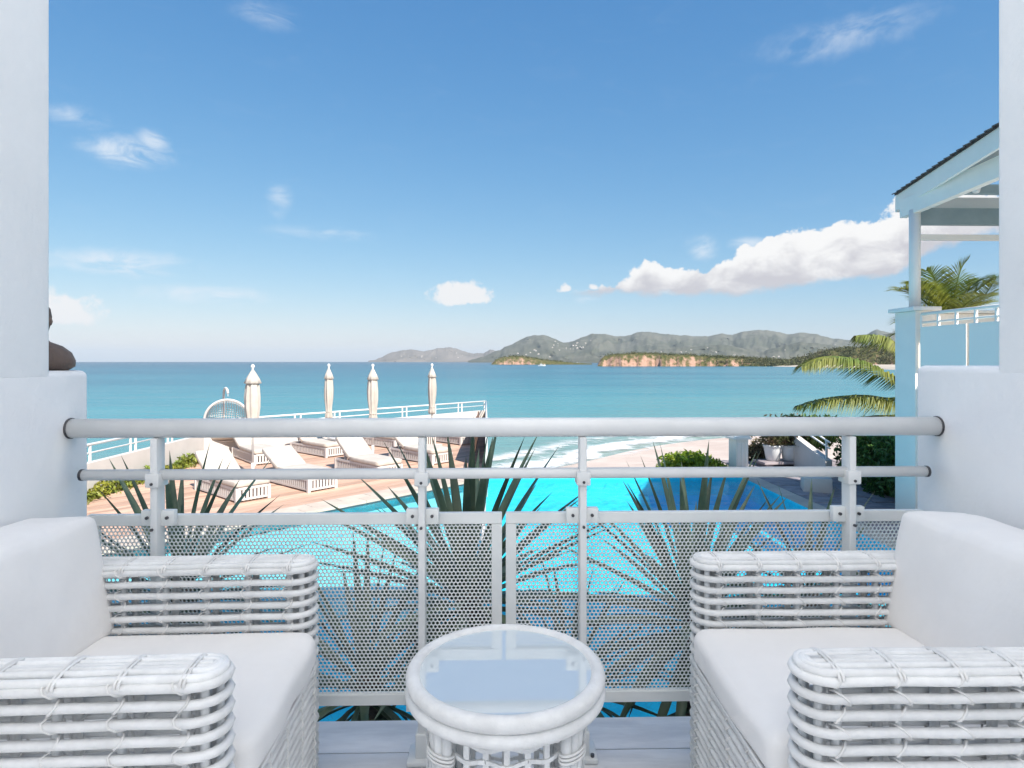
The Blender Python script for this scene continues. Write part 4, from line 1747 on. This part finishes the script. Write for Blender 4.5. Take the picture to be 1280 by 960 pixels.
# ------------------------------------------------------------------ yuccas below the balcony
def yleaf(name, L, w, bend, seed):
    rr = random.Random(seed)
    b = B()
    n_ = 8
    for i in range(n_ + 1):
        s = i / n_
        ww = w * (.55 + .9 * s if s < .45 else .955 * (1 - ((s - .45) / .55) ** 1.6)) + .0008
        x = L * s
        z = -bend * s ** 2.2 * L
        fold = ww * .38
        b.v += [(x, -ww / 2, z + fold), (x, 0, z), (x, ww / 2, z + fold)]
    for i in range(n_):
        for j in (0, 1):
            b.f.append((i * 3 + j, i * 3 + j + 1, i * 3 + j + 4, i * 3 + j + 3))
    return b.mesh(name, 'yucca', True)


YM = [yleaf('leaf', .86, .052, .05, 1), yleaf('leaf', .80, .056, .14, 2), yleaf('leaf', .92, .048, .02, 3), yleaf('leaf', .72, .056, .26, 4)]


def yucca(px, py, D, s, nl, seed, label, lean=0.0):
    c = at_d(px, py, D)
    hgt = c.z - DECK
    t = thing('yucca', label, 'yucca', (c.x, c.y, DECK - .1), 0, 'spiky yuccas between balcony and pool')
    rr = random.Random(seed)
    b = B()
    m = 10
    b.tube([(.03 * math.sin(i * .9), .03 * math.cos(i * .7), (hgt + .1) * i / m) for i in range(m + 1)], [.075 - .02 * i / m + .006 * (i % 2) for i in range(m + 1)], 10)
    b.build('trunk', 'bark', t, True)
    for i in range(nl):
        u = (i + .5) / nl
        el_ = R(84) - u ** .8 * R(130)
        a = i * 2.39996 + rr.uniform(-.2, .2)
        mi = 2 if el_ > .9 else (0 if el_ > .35 else (1 if el_ > -.1 else 3))
        o = link('leaf', YM[mi], t, loc=(.03 * math.cos(a), .03 * math.sin(a), hgt + .1 + .06 - u * .24), rot=(rr.uniform(-.25, .25), -(el_ + rr.uniform(-.1, .1)), a), scale=tuple(q_ * rr.uniform(.9, 1.1) for q_ in (s, s * 1.12, s)))


yucca(583, 742, 2.95, .88, 96, 1, 'large dark green spiky yucca behind the railing left of the panel joint')
yucca(866, 764, 2.95, .80, 92, 2, 'large dark green spiky yucca behind the railing left of the right armchair')
yucca(222, 738, 3.05, .74, 56, 3, 'dark green spiky yucca showing its tips above the far left panel')
yucca(1010, 742, 3.15, .60, 44, 4, 'smaller spiky yucca behind the right armchair')
yucca(455, 846, 2.75, .62, 56, 5, 'low spiky yucca near the left armchair front')
yucca(712, 850, 3.0, .58, 50, 6, 'low spiky yucca behind the round glass table')
yucca(905, 860, 2.8, .52, 44, 7, 'low spiky yucca at the foot of the right panel')

# ------------------------------------------------------------------ balcony walls
def side_wall(name, label, xin, sgn, y_low, y_up, ztop):
    t = thing(name, label, 'wall', (xin, 0, 0))
    rbox('lower_wall', (sgn * .2, (y_low - 1.2) / 2, ztop / 2 - .3), (.4, y_low + 1.2, ztop + .6), 'plaster', t, .022, 4)
    rbox('upper_wall', (sgn * .199, (y_up - 1.21) / 2, (ztop + 3.4) / 2), (.398, y_up + 1.19, 3.4 - ztop + .06), 'plaster', t, .018, 4)
    return t


side_wall('balcony_wall', 'white plaster side wall of the balcony at the left', XL, -1, 1.992, 1.833, 1.193)
side_wall('balcony_wall', 'white plaster side wall of the balcony at the right', XR, 1, 2.008, 1.685, 1.207)

# statue on the left ledge
sp = at_y(66, 463, 1.93)
t = thing('carved_figure', 'dark brown carved wooden bust on the left wall ledge, mostly hidden', 'statue', (sp.x - .040, 1.915, 1.193), R(-10))
q = B()
pr = [(.080, 0), (.098, .012), (.099, .03), (.089, .055), (.066, .075), (.035, .088), (.026, .10), (.025, .115)]
q.lathe(pr, 28, (0, 0, 0), lambda a, i: 1 + .06 * math.cos(2 * a))
q.build('shoulders', 'statue_wood', t, True)
q = B()
q.lathe([(.012, .108), (.03, .116), (.036, .14), (.040, .165), (.036, .19), (.022, .208), (.006, .215)], 22)
q.build('head', 'statue_wood', t, True)
q = B()
q.lathe([(.004, 0), (.010, .004), (.013, .014), (.010, .026), (.003, .031)], 10, (.041, 0, .135))
q.build('ear', 'statue_wood', t, True)
q = B()
q.box((.0, -.040, .155), (.012, .018, .03))
q.build('nose', 'statue_wood', t)

# wall lamp on the right wall
lw = at_y(1279, 356, 1.62)
t = thing('wall_lamp', 'small black wall lamp on the right wall at the picture edge', 'wall lamp', (XR, 1.478, lw.z))
rbox('back_plate', (-.006, 0, 0), (.012, .05, .10), 'lamp_black', t, .004, 2)
q = B()
q.tube(catmull3([(-.012, 0, .02), (-.04, 0, .035), (-.055, 0, .02)]), .007, 8)
q.build('arm', 'lamp_black', t, True)
q = B()
q.lathe([(.012, .02), (.022, .0), (.026, -.03), (.024, -.032), (.018, -.005)], 16, (-.055, 0, 0))
q.build('shade', 'lamp_black', t, True)

# ------------------------------------------------------------------ the railing
rl = thing('balcony_railing', 'white metal balcony railing with perforated panels and tubular handrail', 'railing', (0, YR, 0))
q = B()
q.tube([(XL - .0, 0, 1.017), (XR + .0, 0, 1.017)], .0295, 28)
q.build('handrail', 'rail_paint', rl, True)
q = B()
q.tube([(XL + .04, 0, .875), (XR - .04, 0, .875)], .0165, 18)
q.build('middle_rail', 'rail_paint', rl, True)
for x in (XL + .003, XR - .003):
    q = B()
    q.tube([(x - .003, 0, 1.017), (x + .003, 0, 1.017)], .0315, 24)
    q.build('rail_gasket', 'bolt_dark', rl, True)
for x, sg in ((XL + .04, -1), (XR - .04, 1)):
    q = B()
    q.tube([(x, 0, .875), (x + sg * .008, 0, .875)], .0175, 18)
    q.build('rail_end_cap', 'bolt_dark', rl, True)
posts = [at_y(px, 452, YR).x for px in (197, 528, 728, 1061)]
for i, x in enumerate(posts):
    rbox('post', (x, .0, .507), (.021, .048, .962), 'rail_paint', rl, .003, 2)
    rbox('rail_bracket', (x, -.004, .862), (.042, .060, .042), 'rail_paint', rl, .004, 2)
    rbox('foot_plate', (x, 0, .008), (.085, .10, .016), 'rail_paint', rl, .006, 2)
    rbox('foot_sleeve', (x, 0, .05), (.036, .062, .075), 'rail_paint', rl, .004, 2)
    for (dx, dz) in ((0, .852), (0, .715)):
        q = B()
        q.tube([(x + dx, -.030, dz), (x + dx, -.037, dz)], .0045, 8)
        q.build('bolt', 'bolt_dark', rl)
    q = B()
    q.tube([(x + .026, -.034, .015), (x + .026, -.034, .024)], .006, 8)
    q.build('bolt', 'bolt_dark', rl)
    for sg in (-1, 1):
        for dz, sc_ in ((.742, 1), (.165, 1)):
            cl_ = rbox('panel_clip', (x + sg * .030, .010, dz), (.040, .024, .048), 'panel_paint', rl, .003, 2)
            q = B()
            q.tube([(0, -.012, .002), (0, -.018, .002)], .005, 8)
            q.build('bolt', 'bolt_dark', cl_)
yp = .040
JT = at_y(630, 452, YR).x
ZB, ZT = .145, .745


def perforated(x0, x1):
    fr = rbox('top_frame', ((x0 + x1) / 2, yp, ZT - .0175), (x1 - x0, .022, .035), 'panel_paint', rl, .002, 1)
    rbox('bottom_frame', ((x0 + x1) / 2, yp, ZB + .0175), (x1 - x0, .022, .035), 'panel_paint', rl, .002, 1)
    for xx in (x0 + .0165, x1 - .0165):
        rbox('side_frame', (xx, yp, (ZT + ZB) / 2), (.033, .021, ZT - ZB - .0702), 'panel_paint', rl, .002, 1)
    pitch, hole, th = .0128, .0049, .0012
    c = pitch / math.sqrt(3)                       # hexagon corner radius, pointy top
    oc = [(c * math.cos(R(90 + 60 * k)), c * math.sin(R(90 + 60 * k))) for k in range(6)]
    outer = []
    for k in range(6):
        a, b_ = oc[k], oc[(k + 1) % 6]
        outer += [a, ((a[0] + b_[0]) / 2, (a[1] + b_[1]) / 2)]
    inner = [(hole * math.cos(R(90 + 30 * k)), hole * math.sin(R(90 + 30 * k))) for k in range(12)]
    cell = np.array([(p[0], -th, p[1]) for p in outer] + [(p[0], -th, p[1]) for p in inner] + [(p[0], th, p[1]) for p in inner] + [(p[0], th, p[1]) for p in outer])
    cf = []
    for k in range(12):
        l = (k + 1) % 12
        cf += [(k, l, 12 + l, 12 + k), (12 + k, 12 + l, 24 + l, 24 + k), (24 + k, 24 + l, 36 + l, 36 + k)]
    cf = np.array(cf)
    cs = []
    rowh = pitch * .8660254
    nrow = int((ZT - ZB - .055) / rowh)
    ncol = int((x1 - x0 - .05) / pitch)
    for j in range(nrow):
        for i in range(ncol):
            cs.append((x0 + .03 + i * pitch + (pitch / 2 if j % 2 else 0), 0, ZB + .030 + j * rowh))
    cs = np.array(cs)
    V = (cs[:, None, :] + cell[None]).reshape(-1, 3)
    FC_ = (np.arange(len(cs))[:, None, None] * 48 + cf[None]).reshape(-1, 4)
    me = bpy.data.meshes.new('perforated_sheet')
    me.vertices.add(len(V))
    me.vertices.foreach_set('co', V.ravel())
    me.loops.add(len(FC_) * 4)
    me.loops.foreach_set('vertex_index', FC_.ravel().astype(np.int32))
    me.polygons.add(len(FC_))
    me.polygons.foreach_set('loop_start', np.arange(0, len(FC_) * 4, 4, dtype=np.int32))
    me.update(calc_edges=True)
    me.materials.append(MATS['panel_paint'])
    link('perforated_sheet', me, rl, loc=(0, yp, 0))


perforated(XL + .03, JT - .006)
perforated(JT + .006, XR - .02)

# ------------------------------------------------------------------ rattan armchairs
def wob(r, a=.0012):
    return r.uniform(-a, a)


def armchair(loc, rotz, label, seed):
    t = thing('rattan_armchair', label, 'armchair', loc, rotz, 'white rattan armchairs on the balcony')
    rr = random.Random(seed)
    XB, XF = -.385, .385
    YA = .3055
    hw = .046
    Rc = .0092

    def u_path(h, xe, z, wz=.0):
        pts = []
        for x in np.linspace(XB, xe - h, 8):
            pts.append((x, h + wob(rr), z + wob(rr)))
        for a in np.linspace(math.pi / 2, -math.pi / 2, 9)[1:-1]:
            pts.append((xe - h + h * math.cos(a), h * math.sin(a), z))
        for x in np.linspace(xe - h, XB, 8):
            pts.append((x, -h + wob(rr), z + wob(rr)))
        return pts

    rows = [.640 - .0312 * k for k in range(20)]
    variants = []
    for k in range(3):
        q = B()
        q.tube(u_path(hw, XF, 0), Rc, 8)
        variants.append(q.mesh('arm_cane', 'rattan', True))
    for sg in (-1, 1):
        for k, z in enumerate(rows):
            link('arm_cane', variants[(k + (sg > 0)) % 3], t, loc=(0, sg * YA, z))
        for h in (.040, .022, .006):
            q = B()
            q.tube(u_path(h, XF - .004 - (.046 - h) * .5, 0), .0085, 8)
            q.build('top_cane', 'rattan', t, True, loc=(0, sg * YA, .6525 + (.003 if h < .03 else 0)))
        xs = [XB + .035 + .112 * i for i in range(7)]
        for x in xs:
            for s2 in (-1, 1):
                q = B()
                q.tube([(wob(rr), 0, 0), (wob(rr), 0, .32), (0, 0, .640)], .0095, 7)
                q.build('upright', 'rattan', t, True, loc=(x, sg * YA + s2 * .0285, 0))
        q = B()
        for a in (60, 0, -60):
            q.tube([(XF - hw + .030 * math.cos(R(a)), sg * YA + .030 * math.sin(R(a)), 0), (XF - hw + .030 * math.cos(R(a)), sg * YA + .030 * math.sin(R(a)), .64)], .0085, 6)
        q.build('end_uprights', 'rattan', t, True)
        # lashings where canes cross the uprights
        q = B()
        for x in xs:
            for k, z in enumerate(rows):
                for s2 in (-1, 1):
                    yy = sg * YA + s2 * (hw - .006)
                    tilt = .55 * (1 if (k % 2) else -1) + rr.uniform(-.15, .15)
                    ring = []
                    for a in range(8):
                        an = a * math.pi / 4
                        v = Vector((0, .0185 * math.cos(an), .0120 * math.sin(an)))
                        v.rotate(Euler((0, 0, tilt)))
                        ring.append((x + v.x + .010 * math.sin(an) * (1 if k % 2 else -1), yy + v.y, z + v.z))
                    q.tube(ring, .0026, 4, closed=True)
            ring = [(x, sg * YA + .0552 * math.cos(a), .6475 + .0165 * math.sin(a)) for a in np.linspace(0, 2 * math.pi, 18, endpoint=False)]
            q.tube(ring, .0034, 4, closed=True)
            ring = [(x + .007, sg * YA + .0552 * math.cos(a), .6475 + .0165 * math.sin(a)) for a in np.linspace(0, 2 * math.pi, 18, endpoint=False)]
            q.tube(ring, .0034, 4, closed=True)
        q.build('lashings', 'rattan_tie', t, True, kind='stuff')
    # front apron and back
    fv = []
    for k in range(3):
        q = B()
        q.tube([(wob(rr), y, wob(rr)) for y in np.linspace(-.285, .285, 8)], .0092, 8)
        fv.append(q.mesh('front_cane', 'rattan', True))
    for k in range(15):
        link('front_cane', fv[k % 3], t, loc=(.392, 0, .368 - .0245 * k))
    for k in range(20):
        link('back_cane', fv[(k + 1) % 3], t, loc=(-.375, 0, .640 - .0312 * k))
    for y in (-.24, -.12, 0, .12, .24):
        q = B()
        q.tube([(0, 0, 0), (0, 0, .375)], .0095, 7)
        q.build('front_upright', 'rattan', t, True, loc=(.374, y, 0))
    q = B()
    for y in (-.24, -.12, 0, .12, .24):
        for k in range(15):
            ring = [(.385 + .0185 * math.cos(a), y + .008 * math.sin(a), .368 - .0245 * k + .0115 * math.sin(a)) for a in np.linspace(0, 2 * math.pi, 8, endpoint=False)]
            q.tube(ring, .0026, 4, closed=True)
    q.build('front_lashings', 'rattan_tie', t, True, kind='stuff')
    rbox('seat_base', (-.01, 0, .375), (.69, .50, .02), 'rattan', t, .004, 2)
    sc_ = link('seat_cushion', cushion_mesh('seat_cushion', (.755, .505, .104), 'cushion', .034, .010, 20, .0028, seed), t, loc=(.0275, 0, .432))
    q = B()
    for zz in (-.046,):
        pts = []
        hx, hy, rc = .3765, .2525, .034
        for (cx_, cy_, a0_) in ((hx - rc, hy - rc, 0), (-hx + rc, hy - rc, 90), (-hx + rc, -hy + rc, 180), (hx - rc, -hy + rc, 270)):
            for a in (0, 30, 60, 90):
                pts.append((cx_ + rc * math.cos(R(a0_ + a)), cy_ + rc * math.sin(R(a0_ + a)), zz))
        q.tube(pts, .0035, 6, closed=True)
    q.build('piping', 'piping', sc_, True)
    bc = cushion_mesh('back_cushion', (.235, .560, .318), 'cushion', .018, .012, 22, .0034, seed + 9)
    for v in bc.vertices:                      # thinner towards the top edge, flat against the wall behind
        f_ = .5 + v.co.z / .318
        v.co.x = -.1175 + (v.co.x + .1175) * (1.0 - .24 * max(0.0, f_))
    bc.update()
    link('back_cushion', bc, t, loc=(-.262, .0, .636))
    return t


armchair((-.893, 1.447, 0), R(1.8), 'white rattan armchair with white cushions on the left side of the balcony', 101)
armchair((.948, 1.447, 0), R(180 - .4), 'white rattan armchair with white cushions on the right side of the balcony', 202)


# ------------------------------------------------------------------ round side table
def round_table():
    t = thing('rattan_table', 'round white rattan side table with a glass top', 'table', (at_y(632, 452, 1.42).x, 1.42, 0))
    q = B()
    q.tube([(.211 * math.cos(a), .211 * math.sin(a), .505) for a in np.linspace(0, 2 * math.pi, 64, endpoint=False)], .0175, 14, closed=True)
    q.build('rim', 'rattan', t, True)
    q = B()
    q.tube([(.214 * math.cos(a), .214 * math.sin(a), .474) for a in np.linspace(0, 2 * math.pi, 64, endpoint=False)], .0150, 12, closed=True)
    q.build('rim', 'rattan', t, True)
    q = B()
    q.tube([(.190 * math.cos(a), .190 * math.sin(a), .486) for a in np.linspace(0, 2 * math.pi, 56, endpoint=False)], .012, 8, closed=True)
    q.build('glass_support', 'rattan', t, True)
    q = B()
    q.lathe([(.1985, .504), (.2000, .506), (.2000, .512), (.1985, .514)], 64)
    q.build('glass_top', 'glass', t)
    for k in range(4):
        a = R(45 + 90 * k)
        for da in (-.10, 0, .10):
            q = B()
            rr_ = .200 if da == 0 else .196
            q.tube([(rr_ * math.cos(a + da), rr_ * math.sin(a + da), .465), ((rr_ - .012) * math.cos(a + da), (rr_ - .012) * math.sin(a + da), .25), ((rr_ + .004) * math.cos(a + da), (rr_ + .004) * math.sin(a + da), 0)], .0115, 8)
            q.build('leg_cane', 'rattan', t, True)
        for zz in (.395, .403, .411, .18, .188):
            q = B()
            c = Vector((.194 * math.cos(a), .194 * math.sin(a), zz))
            e1 = Vector((math.cos(a), math.sin(a), 0))
            e2 = Vector((-math.sin(a), math.cos(a), 0))
            q.tube([c + e1 * .018 * math.cos(b_) + e2 * .036 * math.sin(b_) for b_ in np.linspace(0, 2 * math.pi, 14, endpoint=False)], .0032, 5, closed=True)
            q.build('leg_lashing', 'rattan_tie', t, True)
    # basket-work skirt: uprights with short staggered cross pieces
    ns = 26
    rs = .176
    sm = B()
    sm.box((0, 0, .235), (.006, .0125, .47))
    smm = sm.mesh('skirt_slat', 'rattan')
    for i in range(ns):
        a = 2 * math.pi * (i + .5) / ns
        link('skirt_slat', smm, t, loc=(rs * math.cos(a), rs * math.sin(a), 0), rot=(0, 0, a))
    cm = B()
    da = 2 * math.pi / ns
    pts = [(rs * math.cos(x) + .004, rs * math.sin(x), -.010 * math.cos(x / da * math.pi * .5) ** 2) for x in np.linspace(-da, da, 7)]
    for i in range(6):
        cm.bar(pts[i], pts[i + 1], .005, .0085)
    cmm = cm.mesh('skirt_cross_piece', 'rattan')
    for r_ in range(14):
        for i in range(ns // 2):
            a = 2 * math.pi * (2 * i + (r_ % 2) + .5) / ns
            link('skirt_cross_piece', cmm, t, loc=(0, 0, .440 - .031 * r_), rot=(0, 0, a))


round_table()

# ------------------------------------------------------------------ air
hz = B()
hz.box((0, 0, 0), (54000, 54000, 480))
hm_ = bpy.data.materials.new('haze')
hm_.use_nodes = True
T = NT(hm_.node_tree)
T.n.remove(T.n['Principled BSDF'])
pv = T.new('ShaderNodeVolumePrincipled')
pv.inputs['Color'].default_value = (.80, .91, 1.0, 1)
pv.inputs['Density'].default_value = 4.4e-5
pv.inputs['Anisotropy'].default_value = 0.0
T.l.new(pv.outputs[0], T.n['Material Output'].inputs['Volume'])
MATS['haze'] = hm_
ho = hz.build('haze', 'haze', loc=(0, 0, SEA - 2.0 + 240))
ho['kind'] = 'stuff'
